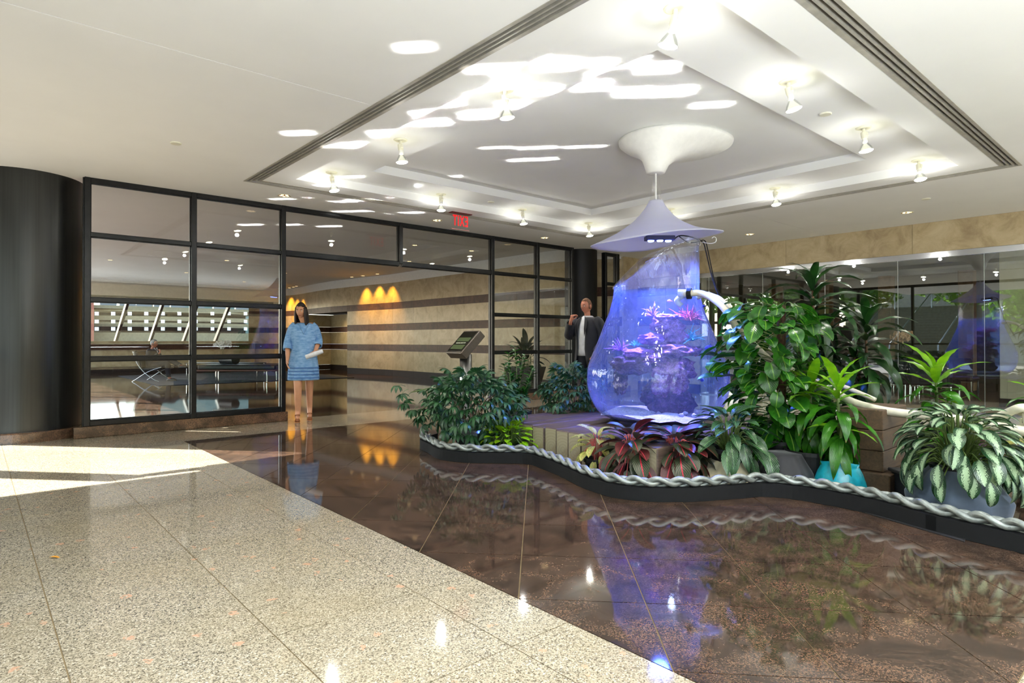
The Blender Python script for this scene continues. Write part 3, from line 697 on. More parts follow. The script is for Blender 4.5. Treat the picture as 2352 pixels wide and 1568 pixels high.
def tank_glass():
    q = N('tank_glass'); t = q.t; t.nodes.remove(q.b)
    ge = q.n('ShaderNodeNewGeometry'); nz = q.noise(q.coord('Object', (3, 3, 1)), 2.6, 2, .5, 1.0)
    bp = q.n('ShaderNodeBump'); bp.inputs['Strength'].default_value = .55; bp.inputs['Distance'].default_value = .03; q.l(nz.outputs[0], bp.inputs['Height'])
    dt = q.n('ShaderNodeVectorMath', operation='DOT_PRODUCT'); q.l(ge.outputs['Incoming'], dt.inputs[0]); q.l(bp.outputs[0], dt.inputs[1])
    ab = q.n('ShaderNodeMath', operation='ABSOLUTE'); q.l(dt.outputs['Value'], ab.inputs[0])
    tr = q.n('ShaderNodeBsdfTransparent'); q.l(q.ramp(ab.outputs[0], [(0, (.12, .24, .9, 1)), (.18, (.50, .62, .98, 1)), (.45, (.86, .90, 1, 1)), (1, (.96, .97, 1, 1))]), tr.inputs[0])
    gl = q.n('ShaderNodeBsdfGlossy'); gl.inputs['Roughness'].default_value = .02; gl.inputs[0].default_value = (.85, .88, 1, 1); q.l(bp.outputs[0], gl.inputs['Normal'])
    om = q.n('ShaderNodeMath', operation='SUBTRACT'); om.inputs[0].default_value = 1; q.l(ab.outputs[0], om.inputs[1])
    pw = q.n('ShaderNodeMath', operation='POWER'); pw.inputs[1].default_value = 4; q.l(om.outputs[0], pw.inputs[0])
    ad = q.n('ShaderNodeMath', operation='MULTIPLY_ADD'); ad.inputs[1].default_value = .8; ad.inputs[2].default_value = .06; ad.use_clamp = True; q.l(pw.outputs[0], ad.inputs[0])
    di = q.n('ShaderNodeBsdfTranslucent'); di.inputs[0].default_value = (.75, .8, 1, 1); df = q.n('ShaderNodeBsdfDiffuse'); df.inputs[0].default_value = (.75, .8, 1, 1)
    m0 = q.n('ShaderNodeMixShader'); m0.inputs[0].default_value = .5; q.l(di.outputs[0], m0.inputs[1]); q.l(df.outputs[0], m0.inputs[2])
    m1 = q.n('ShaderNodeMixShader'); q.l(q.ramp(om.outputs[0], [(.25, (.025, .025, .025, 1)), (.97, (.26, .26, .26, 1))]), m1.inputs[0]); q.l(tr.outputs[0], m1.inputs[1]); q.l(m0.outputs[0], m1.inputs[2])
    m2 = q.n('ShaderNodeMixShader'); q.l(ad.outputs[0], m2.inputs[0]); q.l(m1.outputs[0], m2.inputs[1]); q.l(gl.outputs[0], m2.inputs[2]); q.l(m2.outputs[0], q.out.inputs[0])
    return q.m
def water_mat():
    q = N('aquarium_water'); t = q.t; t.nodes.remove(q.b)
    tr = q.n('ShaderNodeBsdfTransparent'); tr.inputs[0].default_value = (.74, .85, 1, 1)
    q.l(tr.outputs[0], q.out.inputs[0])
    sc = q.n('ShaderNodeVolumeScatter'); sc.inputs['Color'].default_value = (.3, .6, 1, 1); sc.inputs['Density'].default_value = .13; sc.inputs['Anisotropy'].default_value = .2
    aa = q.n('ShaderNodeVolumeAbsorption'); aa.inputs['Color'].default_value = (.25, .5, 1, 1); aa.inputs['Density'].default_value = .22
    ad = q.n('ShaderNodeAddShader'); q.l(sc.outputs[0], ad.inputs[0]); q.l(aa.outputs[0], ad.inputs[1]); q.l(ad.outputs[0], q.out.inputs['Volume'])
    return q.m
AQ = thing('aquarium', 'pear-shaped glass aquarium lit blue, with an obliquely cut neck, on the timber platform', 'aquarium', T)
b = MB(); b.rings(tank_shell(0, 0), cap=False); b.build('glass_vessel', tank_glass(), AQ, smooth=True)
rim = []
for j in range(73):
    a = 2*PI*j/72; zt = interp(RIM, math.cos(a)); rim.append(((.419)*math.cos(a+KR), (.419)*math.sin(a+KR), zt))
b = MB(); b.tube(rim, .009, 8); b.build('rim_bead', M['acrylic'], AQ, smooth=True)
wrs = []
for r, z in smoothprof(PROF):
    if z < 1.61: wrs.append([Vector(((r-.014)*math.cos(2*PI*j/48), (r-.014)*math.sin(2*PI*j/48), z+.012)) for j in range(48)])
b = MB(); b.rings(wrs, cap=True); b.build('water', water_mat(), AQ, smooth=False)
b = MB(); b.lathe([(.001, .302), (.47, .302), (.47, .322), (.40, .338), (.001, .338)], 48); b.build('base_ring', M['acrylic'], AQ)
# sand bed
b = MB(); rs = []
for k, rr in enumerate((.001, .15, .3, .42, .50, .545)):
    rs.append([Vector((rr*math.cos(2*PI*j/48), rr*math.sin(2*PI*j/48), .405+.02*math.sin(3*2*PI*j/48+k)+.03*mnoise.noise(Vector((rr*6*math.cos(2*PI*j/48), rr*6*math.sin(2*PI*j/48), 0))) - (0 if k < 5 else .01))) for j in range(48)])
rs.append([Vector((.47*math.cos(2*PI*j/48), .47*math.sin(2*PI*j/48), .372)) for j in range(48)])
b.rings(rs, cap=True); b.build('sand_bed', plain('aragonite_sand', (190, 186, 200), .9, scale=50, var=.15), AQ)['kind'] = 'stuff'
# reef
def lump(r, c, sc, seed, amp=.35, sub=4):
    bm = bmesh.new(); bmesh.ops.create_icosphere(bm, subdivisions=sub, radius=1)
    for v in bm.verts:
        d = v.co.normalized(); n1 = mnoise.fractal(d*2.2+Vector((seed, seed*.7, 0)), 1, 2, 5); n2 = mnoise.noise(d*9+Vector((0, seed, 0)))
        v.co = Vector((d.x*sc[0], d.y*sc[1], d.z*sc[2]))*r*(1+amp*n1+.10*n2)+Vector(c)
    bm.verts.index_update(); mb = MB(); mb.add([v.co.copy() for v in bm.verts], [[v.index for v in f.verts] for f in bm.faces]); bm.free(); return mb
def rockmat(name, a, b_, c_):
    q = N(name); n1 = q.noise(q.coord('Object', 1), 14, 7, .75); n2 = q.noise(q.coord('Object', 1), 40, 3)
    c = q.ramp(n1.outputs[0], [(.32, lin(a)), (.5, lin(b_)), (.68, lin(c_))]); q.l(c, q.b.inputs['Base Color']); q.b.inputs['Roughness'].default_value = .9; q.bump(n2.outputs[0], .8, .02); return q.m
reefm = rockmat('reef_rock', (70, 44, 62), (150, 98, 140), (220, 170, 230)); reefp = rockmat('purple_coral', (110, 60, 140), (160, 100, 200), (220, 170, 250))
reefd = rockmat('dark_reef', (46, 34, 44), (84, 62, 78), (130, 100, 130)); cyanc = rockmat('cyan_coral', (20, 120, 140), (60, 190, 200), (150, 240, 240)); redc = plain('red_anemone', (176, 60, 96), .6)
RF = thing('reef', 'tall purple and brown live-rock reef standing inside the blue aquarium', 'coral reef', T)
def rp(px, py, dd=0): return atd(px, py, 6.11+dd)-T
for k, (px, py, r, sc, mt, dd) in enumerate([(1545, 925, .20, (1, 1, .8), reefd, 0), (1540, 880, .17, (1, 1, 1), reefm, -.02), (1548, 850, .19, (1.05, .9, .62), reefm, -.08), (1462, 835, .20, (1.35, 1, .52), reefd, .03),
        (1500, 822, .15, (1.5, 1, .5), reefm, .0), (1470, 812, .13, (1.4, 1, .4), reefp, -.04), (1545, 805, .17, (1.4, 1, .42), reefm, -.03), (1500, 778, .12, (1.35, 1, .5), reefp, -.02), (1540, 770, .15, (1.05, 1, .9), reefm, .03),
        (1525, 742, .13, (1.1, .9, .7), reefm, 0), (1535, 728, .12, (1.3, 1, .22), reefp, -.02), (1425, 870, .075, (.7, 1, 2.2), reefd, .08), (1590, 805, .08, (1.2, 1, .5), reefm, 0), (1500, 905, .11, (1, 1, 1.2), reefd, .12)]):
    lump(r, rp(px, py, dd), sc, k*3.1+1).build('rock', mt, RF, smooth=True)
for k, (px, py, mt, n_, L_) in enumerate([(1582, 735, redc, 70, .13), (1500, 727, reefp, 40, .09), (1425, 805, reefp, 30, .10), (1585, 782, cyanc, 40, .11), (1462, 795, cyanc, 16, .05), (1520, 735, cyanc, 40, .05)]):
    mb = MB(); c = rp(px, py, -.02); rnd = random.Random(k)
    for i in range(n_):
        d = Vector((rnd.gauss(0, 1), rnd.gauss(0, 1), abs(rnd.gauss(.5, .6)))).normalized(); s0 = c+d*.02; m_ = s0+d*L_*.5+Vector((0, 0, .01)); e = m_+(d+Vector((rnd.gauss(0, .5), rnd.gauss(0, .5), rnd.gauss(0, .4))))*L_*.45
        mb.tube([s0, m_, e], [.006, .0045, .002], 4)
    o = mb.build('anemone' if mt is redc else 'coral', mt, RF); o['kind'] = 'stuff'
def fish(px, py, dd, L_, ang, m, label):
    c = atd(px, py, 6.11+dd); t = thing('fish', label, 'fish', c, KR+ang, 'fish in the aquarium')
    b = MB(); rs = []
    for i in range(9):
        u = i/8; h = L_*.26*math.sin(PI*min(1, u*1.05+.02))**.8*(1-.35*u)+.001; w_ = h*.4
        rs.append([Vector((-L_/2+L_*.8*u, w_*math.cos(2*PI*j/10), h*math.sin(2*PI*j/10))) for j in range(10)])
    b.rings(rs); b.build('body', m, t, smooth=True)
    b = MB(); x = L_*.27; b.add([(x, 0, .0), (x+L_*.22, .002, L_*.16), (x+L_*.15, 0, 0), (x+L_*.22, -.002, -L_*.16)], [(0, 1, 2, 3), (3, 2, 1, 0)]); b.build('tail_fin', m, t)
    b = MB(); b.add([(-L_*.2, 0, L_*.2), (0, .001, L_*.33), (L_*.2, 0, L_*.1)], [(0, 1, 2), (2, 1, 0)]); b.build('dorsal_fin', m, t)
fb = plain('blue_fish_skin', (20, 40, 170), .35); fo = plain('pink_fish_skin', (200, 110, 120), .4)
fish(1633, 799, -.1, .13, .1, fb, 'largest blue fish, near the right wall of the tank'); fish(1610, 872, -.1, .085, 1.9, fb, 'small blue fish low at the right of the reef')
fish(1600, 815, .05, .07, .2, fo, 'pinkish fish right of the middle of the reef'); fish(1539, 691, -.1, .06, 0, fo, 'tiny pink fish below the water surface'); fish(1618, 703, -.15, .05, .4, fb, 'tiny blue fish under the hose fitting')
for k, (px, py) in enumerate(((1594, 945), (1582, 955), (1610, 952), (1572, 960))):
    c = at(px, py, .40) if k else atd(1594, 945, 5.75); c = T+(c-T)*.9 if k else c
    o = lump(.022, (0, 0, 0), (1, 1, .8), k*2.2, .5, 2).build('shell', plain('white_shell', (226, 214, 236), .6) if k == 0 else bpy.data.materials['white_shell'], None, smooth=True, loc=(c.x, c.y, .425)); tag(o, 'small white shell rubble on the sand at the right of the tank floor', 'shell', 'white shells on the tank floor')
# hood hanging over the tank
def frosted():
    q = N('frosted_acrylic'); q.t.nodes.remove(q.b)
    d = q.n('ShaderNodeBsdfDiffuse'); d.inputs[0].default_value = (.74, .75, .86, 1); t_ = q.n('ShaderNodeBsdfTranslucent'); t_.inputs[0].default_value = (.8, .82, .95, 1)
    g_ = q.n('ShaderNodeBsdfGlossy'); g_.inputs['Roughness'].default_value = .25; tr = q.n('ShaderNodeBsdfTransparent')
    a = q.n('ShaderNodeMixShader'); a.inputs[0].default_value = .45; q.l(d.outputs[0], a.inputs[1]); q.l(t_.outputs[0], a.inputs[2])
    b_ = q.n('ShaderNodeMixShader'); b_.inputs[0].default_value = .06; q.l(a.outputs[0], b_.inputs[1]); q.l(g_.outputs[0], b_.inputs[2])
    c = q.n('ShaderNodeMixShader'); c.inputs[0].default_value = .12; q.l(b_.outputs[0], c.inputs[1]); q.l(tr.outputs[0], c.inputs[2]); q.l(c.outputs[0], q.out.inputs[0]); return q.m
frost = frosted()
HD = thing('tank_hood', 'frosted white bell-shaped hood hanging on a clear rod above the blue tank', 'lamp hood', T)
prof = smoothprof([(.062, 2.52), (.078, 2.48), (.115, 2.425), (.16, 2.37), (.22, 2.31), (.29, 2.26), (.38, 2.205), (.48, 2.16), (.585, 2.12)], 3)
rs = []
for r, z in prof:
    R_ = []
    for j in range(64):
        a = 2*PI*j/64; k = max(0, (r-.15)/.43)**1.6
        dz = k*(.062*math.cos(a)+.012*math.cos(2*a)+.012*math.sin(3*a))
        rr = r*(1+.10*k*math.cos(2*a)); R_.append(Vector((rr*math.cos(a+KR), rr*math.sin(a+KR), z+dz)))
    rs.append(R_)
b = MB(); b.rings(rs, cap=False); ho = b.build('bell', frost, HD, smooth=True); sm = ho.modifiers.new('solid', 'SOLIDIFY'); sm.thickness = .008
b = MB(); b.lathe([(.036, 2.80), (.042, 2.66), (.052, 2.57), (.063, 2.515)], 24, cap=False); b.build('clear_sleeve', M['acrylic'], HD, smooth=True)
b = MB(); b.tube([(0, 0, 2.82), (0, 0, 2.36)], .009, 10); b.build('rod', M['whitegloss'], HD)
b = MB(); b.lathe([(.001, 2.42), (.035, 2.41), (.05, 2.39), (.035, 2.375), (.001, 2.37)], 20, c=(0, 0, 0)); b.build('rod_boss', M['whitegloss'], HD, smooth=True)
mc = at(1552, 325, Z2)-T; mc.z = 0
MT = thing('hood_mount', 'big white flared funnel mount on the coffer ceiling that carries the tank hood', 'ceiling mount', T)
rs = []
for z, r, k, e in ((Z2, .54, 1, .12), (3.222, .57, 1, .12), (3.19, .56, .98, .12), (3.13, .48, .85, .16), (3.07, .38, .62, .2), (3.01, .25, .36, .15), (2.95, .165, .15, .1), (2.88, .12, .04, 0), (2.80, .09, 0, 0), (2.795, .06, 0, 0)):
    rs.append([Vector((mc.x*k+r*(1+e*math.cos(2*(2*PI*j/56)))*math.cos(2*PI*j/56+KR+.5), mc.y*k+r*(1+e*math.cos(2*(2*PI*j/56)))*math.sin(2*PI*j/56+KR+.5), z)) for j in range(56)])
b = MB(); b.rings(rs, cap=True); b.build('funnel', M['white'], MT, smooth=True)
# LED lamp
LP = atd(1515, 549, 5.98); Ld = thing('aquarium_lamp', 'black three-lens LED lamp glowing blue under the hood', 'lamp', LP, KR)
b = MB(); b.bbox((-.14, -.05, -.015), (.14, .05, .03), .006); b.build('housing', plain('navy_housing', (18, 24, 70), .4), Ld)
led = emit('blue_led', (120, 150, 255), 14)
for x in (-.085, 0, .085):
    b = MB(); b.lathe([(.001, -.028), (.026, -.026), (.032, -.015)], 18, c=(x, 0 if x else -.015, 0)); b.build('led_lens', led, Ld, smooth=True)
light('aquarium_beam', 'SPOT', LP+Vector((0, 0, -.05)), (0, .0, -1), 330, (.08, .17, 1), spot_size=2.3, spot_blend=.6, shadow_soft_size=.08)
light('aquarium_violet', 'SPOT', LP+Vector((.05, 0, -.05)), (0, .0, -1), 260, (.95, .55, 1), spot_size=1.1, spot_blend=.6, shadow_soft_size=.05)
# cable, hook, hoses
def cord(name, pts, r, m, label, cat, k=6, n=8, group=None):
    b = MB(); b.tube(catmull(pts, k), r, n); o = b.build(name, M[m] if isinstance(m, str) else m, None, smooth=True); return tag(o, label, cat, group)
cord('power_cable', [atd(1547, 550, 5.98), atd(1562, 541, 6.0), atd(1590, 545, 6.0), atd(1614, 556, 6.0), atd(1622, 580, 6.0), atd(1634, 630, 5.95), atd(1652, 680, 5.9), atd(1700, 760, 5.8)], .006, 'rubber', 'thin black cable sagging from the lamp past the neck of the tank', 'cable')
cord('power_cable', [atd(1560, 543, 6.0), atd(1580, 556, 6.0), atd(1600, 556, 6.0), atd(1618, 552, 6.02), atd(1626, 575, 6.0), atd(1640, 640, 5.95), atd(1657, 684, 5.9), atd(1700, 770, 5.8)], .005, 'rubber', 'second black cable twisted round the first one beside the tank neck', 'cable')
cord('wire_hook', [atd(1612, 556, 6.0), atd(1632, 559, 5.95), atd(1643, 556, 5.93), atd(1645, 548, 5.93), atd(1640, 544, 5.93), atd(1635, 547, 5.93)], .0035, 'whitegloss', 'white curled wire hook at the right edge of the hood', 'hook')
FT = thing('hose_fitting', 'white and black threaded pipe fitting through the tank wall at the waterline', 'pipe fitting', (0, 0, 0))
b = MB(); b.tube([atd(1558, 673, 5.78), atd(1588, 674, 5.72)], [.035, .04], 16); b.build('union', M['pvc'], FT)
b = MB(); b.tube([atd(1578, 674, 5.74), atd(1588, 674, 5.72)], .052, 16); b.build('lock_ring', M['rubber'], FT)
b = MB(); b.tube(catmull([atd(1572, 678, 5.78), atd(1560, 684, 5.8), atd(1555, 692, 5.8), atd(1564, 702, 5.8)], 4), .026, 12); b.build('elbow', M['pvc'], FT, smooth=True)
cord('water_hose', [atd(1586, 674, 5.72), atd(1605, 673, 5.68), atd(1625, 679, 5.6), atd(1645, 692, 5.5), atd(1664, 710, 5.4), atd(1700, 760, 5.3), atd(1790, 845, 5.3), atd(1870, 883, 5.15)], .030, 'pvc', 'white water hose arching from the tank fitting into the pothos, the lower one', 'hose')
cord('water_hose', [atd(1600, 682, 5.85), atd(1620, 676, 5.8), atd(1640, 681, 5.7), atd(1658, 691, 5.6), atd(1700, 735, 5.5), atd(1790, 830, 5.45), atd(1880, 880, 5.3)], .026, 'pvc', 'white water hose just above and behind the lower one', 'hose')
cord('return_pipe', [atd(1868, 880, 5.15), atd(1915, 900, 5.0), atd(1960, 924, 4.8), atd(2020, 941, 4.6), atd(2080, 950, 4.5), atd(2160, 958, 4.4), atd(2250, 972, 4.2), atd(2352, 990, 4.0), atd(2440, 1005, 3.9)], .032, 'pvc', 'long white pipe running right across the planting behind the silver-leaved plant', 'pipe')
cord('return_pipe', [atd(1880, 872, 5.5), atd(1930, 885, 5.3), atd(1980, 905, 5.1), atd(2010, 918, 5.0)], .02, 'pvc', 'thin white pipe lying above the long one at the foot of the tall dracaena', 'pipe')
PE = thing('elbow_pipe', 'white pipe elbow rising at the right edge of the picture', 'pipe')
b = MB(); b.tube(catmull([atd(2270, 968, 4.2), atd(2310, 950, 4.1), atd(2342, 937, 4.0), atd(2362, 942, 4.0), atd(2364, 975, 4.0)], 5), .028, 12); b.build('bend', M['pvc'], PE, smooth=True)
b = MB(); b.tube([atd(2364, 950, 4.0), atd(2364, 972, 4.0)], .036, 14); b.build('collar', M['pvc'], PE, smooth=True)
cord('air_hose', [atd(2120, 970, 4.6), atd(2090, 990, 4.7), atd(2060, 1050, 4.8), atd(2085, 1110, 4.8), atd(2120, 1125, 4.7)], .006, 'rubber', 'thin black hose looping down behind the timber blocks', 'hose')
cord('air_hose', [at(2060, 1140, .02), at(2090, 1138, .02), at(2120, 1120, .02), at(2100, 1128, .02), at(2070, 1150, .02), at(2130, 1150, .02)], .005, 'rubber', 'black hose coiled on the mat in front of the grey crate', 'hose')

# ------------------------------------------------------------------ timber platform, blocks, kerb and rope
PF = thing('timber_platform', 'platform of thick weathered timber beams laid side by side under the tank', 'platform', (4.2, 3.4, 0))
rnd = random.Random(4)
for k in range(13):
    y1 = 4.96-k*.172; x0 = 4.30-(4.96-y1)*.135+rnd.uniform(-.012, .012); hh = .30+rnd.uniform(-.006, .004)
    b = MB(); b.bbox((0, -.158, 0), (2.35, 0, hh), .010); m_ = b.mesh('beam', [M['darkwood']])
    m_.materials.append(M['end'])
    for p in m_.polygons:
        if p.normal.x < -.9: p.material_index = 1
    o = link('beam', m_, PF, loc=(x0-4.2, y1-3.4, 0)); o.rotation_euler = (0, 0, rnd.uniform(-.004, .004))
for (px, py), (dx, dy), z0, h, lab in (((2045, 1143), (.62, .42), 0, .155, 'lowest timber block of the stack beside the turquoise pot'), ((2040, 1110), (.40, .34), .158, .15, 'second timber block of the stack beside the turquoise pot'),
        ((2040, 1096), (.66, .30), .31, .15, 'third timber block of the stack, under the white pipe'), ((2040, 1096), (.60, .30), .463, .15, 'topmost timber block of the stack, just under the white pipe')):
    p = at(px, py, 0); xx = 5.06+(.06 if z0 else 0); yy = 1.50+(.06 if z0 else 0)
    b = MB(); b.bbox((0, 0, 0), (dx, dy, h), .006); tag(b.build('timber_block', M['woodblk'], None, loc=(xx, yy, z0), rot=(0, 0, .06*z0)), lab, 'timber block', 'stacked timber blocks')
b = MB(); b.prism([(4.25, .9), (6.5, 1.2), (6.6, 5.2), (3.75, 5.2), (3.6, 4.6), (4.0, 4.2), (3.7, 3.1), (3.9, 2.6), (4.5, 2.15), (4.62, 1.85)], .001, .006); tag(b.build('floor_mat', M['mat'], None), 'black rubber mat lying under the pots inside the kerb', 'mat')
KP = [(3.95, 5.55), (3.62, 5.36)] + [tuple(at(*q)[:2]) for q in ((983, 1040), (1010, 1055), (1075, 1063), (1145, 1064), (1210, 1066), (1245, 1077), (1280, 1091), (1310, 1106), (1340, 1121), (1400, 1141), (1460, 1150), (1520, 1153), (1600, 1152), (1700, 1145), (1760, 1141), (1850, 1151), (2000, 1181), (2150, 1223), (2352, 1272))] + [(4.15, .2), (4.0, -.3)]
kp = catmull([(x, y, 0) for x, y in KP], 7)
def offs(path, d):
    out = []
    for i, p in enumerate(path):
        t = (path[min(i+1, len(path)-1)]-path[max(i-1, 0)]).normalized(); out.append(p+Vector((-t.y, t.x, 0))*d)
    return out
# interior lies to the left of the direction of travel
sg = 1
KB = thing('rubber_kerb', 'curved black rubber kerb edging the planting on the dark floor', 'kerb', (0, 0, 0))
half = int(len(kp)*.86)
for a, c, nm in ((0, half+1, 'kerb_strip'), (half-1, len(kp), 'kerb_strip')):
    seg = kp[a:c]; o1 = offs(seg, sg*.035+(.004 if a else 0)); b = MB(); rs = []
    for p, q in zip(seg, o1):
        rs.append([Vector((p.x, p.y, .001)), Vector((p.x, p.y, .095)), Vector((q.x, q.y, .10)), Vector((q.x, q.y, .001))])
    b.rings(rs, cap=True); b.build(nm, M['rubber'], KB, smooth=False)
# braided hose lying on the kerb
L = [0.0]
mid = offs(kp, sg*.03)
for i in range(1, len(mid)): L.append(L[-1]+(mid[i]-mid[i-1]).length)
RP = thing('braided_hose', 'three-strand plait of silver hose lying along the black kerb', 'rope', (0, 0, 0))
def pathat(s):
    import bisect
    i = min(max(1, bisect.bisect(L, s)), len(L)-1); t = (s-L[i-1])/max(1e-6, (L[i]-L[i-1])); p = mid[i-1].lerp(mid[i], t); d = (mid[i]-mid[i-1]).normalized(); return p, d
for st in range(3):
    pts = []; s = .25
    while s < L[-1]-.05:
        p, d = pathat(s); ph = 2*PI*s/.46+st*2*PI/3; n_ = Vector((-d.y, d.x, 0))
        pts.append(p+n_*(.010+.030*math.sin(ph))+Vector((0, 0, .128+.020*math.sin(2*ph)-.014*math.sin(ph)))); s += .022
    b = MB(); b.tube(pts, .0185, 9); b.build('strand', M['hose'], RP, smooth=True)
#@@PLANTS
# ------------------------------------------------------------------ plants
def leaf_mesh(name, mat, L_=.3, W=.06, droop=1.0, fold=.15, shape='lance', n=9, wave=0.0, start=0.0, petiole=0.0, twist=0.0):
    """a bent leaf growing along +X from the origin; u along, v across"""
    mb = MB(); rs = []; uv = []
    x = z = 0.0; th = start; ds = L_/(n-1)
    if petiole:
        pts = [Vector((-petiole+petiole*i/3, 0, 0)) for i in range(4)]
    for i in range(n):
        u = i/(n-1)
        if shape == 'lance': w_ = math.sin(PI*u**.78)**.9
        elif shape == 'heart': w_ = (math.sin(PI*min(1, u*.86+.14)))**.75 if u < 1 else 0; w_ = max(0, w_)*(1 if u > .02 else .9)
        elif shape == 'oval': w_ = math.sin(PI*(u*.97+.015))**.72
        else: w_ = math.sin(PI*u**1.0)**.8
        if i == n-1: w_ = .02
        if i == 0 and shape != 'heart': w_ = .10
        h = W/2*w_; R_ = []
        tw = twist*u
        for v in (-1, -.5, 0, .5, 1):
            yy = v*h; zz = abs(v)*h*fold*2 + wave*h*math.sin(u*22+v*2)*abs(v)
            if shape == 'heart' and i == 0: px_ = -abs(v)*W*.16
            else: px_ = 0
            c_, s_ = math.cos(th), math.sin(th)
            y2 = yy*math.cos(tw)-zz*math.sin(tw); z2 = yy*math.sin(tw)+zz*math.cos(tw)
            R_.append(Vector((x+px_*c_ - s_*(-z2), y2, z+px_*s_*-1 + c_*z2))); uv.append((u, (v+1)/2))
        rs.append(R_)
        x += ds*math.cos(th); z -= ds*math.sin(th); th += droop/(n-1)
    vs = [p for r in rs for p in r]; fs = [(i*5+j, i*5+j+1, (i+1)*5+j+1, (i+1)*5+j) for i in range(n-1) for j in range(4)]
    mb.add(vs, fs, uv); return mb.mesh(name, mat, True)
def leafrot(az, el, roll=0): return Euler((roll, -el, az))
def potted(name, label, cat, loc, group=None, rz=0): return thing(name, label, cat, loc, rz, group)
def pot_mesh(t, r0, r1, h, m='pot', z0=0, rim=.012, nm='pot', n=32):
    b = MB(); b.lathe([(.001, z0), (r0, z0), (r1, z0+h-.03), (r1+rim, z0+h-.03), (r1+rim, z0+h), (r1-.004, z0+h), (r1-.01, z0+h-.03), (.001, z0+h-.03)], n); o = b.build(nm, M[m], t)
    b = MB(); b.lathe([(.001, z0+h-.027), (r1-.012, z0+h-.029)], n, cap=False); b.build('soil', M['soil'], t)
    return o
def cloth_bag(t, r_top, r_mid, r_bot, h, mat, folds=14, depth=.10, seed=0, lean=(0, 0), name='cloth_bag', kx=1.0):
    rnd_ = random.Random(seed); ph = [rnd_.uniform(0, 6) for _ in range(3)]; rs = []
    for i in range(13):
        u = i/12; z = h*u
        r = r_bot+(r_mid-r_bot)*math.sin(min(1, u/.45)*PI/2) if u < .45 else r_mid+(r_top-r_mid)*((u-.45)/.55)**.9
        R_ = []
        for j in range(84):
            a = 2*PI*j/84; f = math.sin(folds*a+ph[0]+u*1.0)*.6+math.sin((folds*.62)//1*a+ph[1]-u*.9)*.5
            rr = r*(1+depth*(.35+.65*u)*f*(1.0 if u < .98 else .8)); R_.append(Vector((rr*math.cos(a)*kx+lean[0]*u, rr*math.sin(a)+lean[1]*u, z)))
        rs.append(R_)
    b = MB(); b.rings(rs, cap=True); return b.build(name, mat, t, smooth=True)
def dracaena(t, stems, meshes, rnd_, stem_m='stem', lmin=.8, lmax=1.15, group=None):
    """stems: (dx, dy, ztop, n leaves, spread of leaf bases down the stem, top elevation, bottom elevation, zbase)"""
    GA = 2.39996
    for (dx, dy, zt, n, dz, e0, e1, zb, bx, by, sc) in stems:
        b = MB(); b.tube(catmull([(bx, by, zb), (bx+(dx-bx)*.4+rnd_.uniform(-.02, .02), by+(dy-by)*.4, zb+(zt-zb)*.5), (dx, dy, zt)], 5), [.016-.006*i/10 for i in range(11)], 8); b.build('stem', M[stem_m], t, smooth=True)
        a0 = rnd_.uniform(0, 6)
        for i in range(n):
            u = i/(n-1); z = zt-dz*u**1.1; el = e0+(e1-e0)*u**.8+rnd_.uniform(-.12, .12); az = a0+i*GA+rnd_.uniform(-.2, .2)
            k = (zt-z)/(zt-zb); x = dx+(bx-dx)*k*.9; y = dy+(by-dy)*k*.9
            m = meshes[0] if (u < .28 and len(meshes) > 2) else meshes[1+int(rnd_.random()*(len(meshes)-1))] if len(meshes) > 1 else meshes[0]
            s_ = sc*rnd_.uniform(lmin, lmax)*(.72 if i < 2 else 1)
            link('leaf', m, t, (x, y, z), leafrot(az, el, rnd_.uniform(-.3, .3)), s_)
def rosette(t, n, meshes, z0, r0, hmin, hmax, spread, rnd_, pet='gstem', size=(.85, 1.15), ecc=1.0, el=(.9, -.5), bias=None):
    """a clump: petioles rise from the pot and each carries a blade"""
    b = MB()
    for i in range(n):
        u = (i+.5)/n; az = i*2.39996+rnd_.uniform(-.25, .25); R_ = spread*math.sqrt(u)*rnd_.uniform(.82, 1.05); z = hmax-(hmax-hmin)*u**1.2+rnd_.uniform(-.02, .02)
        x, y = R_*math.cos(az)*ecc, R_*math.sin(az)
        if bias: x += bias[0]*u; y += bias[1]*u
        p0 = Vector((r0*math.cos(az)*rnd_.uniform(.1, .8), r0*math.sin(az)*rnd_.uniform(.1, .8), z0)); p2 = Vector((x, y, z)); p1 = p0.lerp(p2, .5)+Vector((0, 0, .06+.25*(z-z0)*.5))
        b.tube(catmull([p0, p1, p2], 3), .0042, 5)
        e = el[0]+(el[1]-el[0])*u+rnd_.uniform(-.2, .2)
        link('leaf', meshes[i % len(meshes)], t, p2, leafrot(az+rnd_.uniform(-.35, .35), e, rnd_.uniform(-.35, .35)), rnd_.uniform(*size))
    b.build('leaf_stalks', M[pet], t, smooth=True)
LM = {}
LM['drac_dark'] = leafmat('dracaena_leaf_dark', (18, 44, 20), (34, 72, 26), rough=.28, trans=.10, stripes=40)
LM['drac'] = leafmat('dracaena_leaf', (24, 78, 18), (62, 128, 24), rough=.26, trans=.22, stripes=44, tip=(120, 90, 50))
LM['drac_lime'] = leafmat('dracaena_leaf_lime', (84, 150, 22), (140, 196, 34), rough=.28, trans=.35, stripes=44)
LM['pothos'] = leafmat('pothos_leaf', (20, 70, 18), (50, 112, 24), vein=(110, 160, 50), rough=.24, trans=.2)
LM['silver'] = leafmat('silver_aglaonema_leaf', (16, 44, 24), (28, 66, 34), pattern='silver', pcol=(150, 176, 140), rough=.36, trans=.12)
LM['red'] = leafmat('red_aglaonema_leaf', (20, 40, 26), (34, 56, 36), vein=(190, 34, 62), pattern='streak', pcol=(120, 96, 76), rough=.34, trans=.12)
LM['redback'] = leafmat('bronze_aglaonema_leaf', (58, 22, 24), (92, 36, 34), vein=(206, 60, 80), rough=.4, trans=.15)
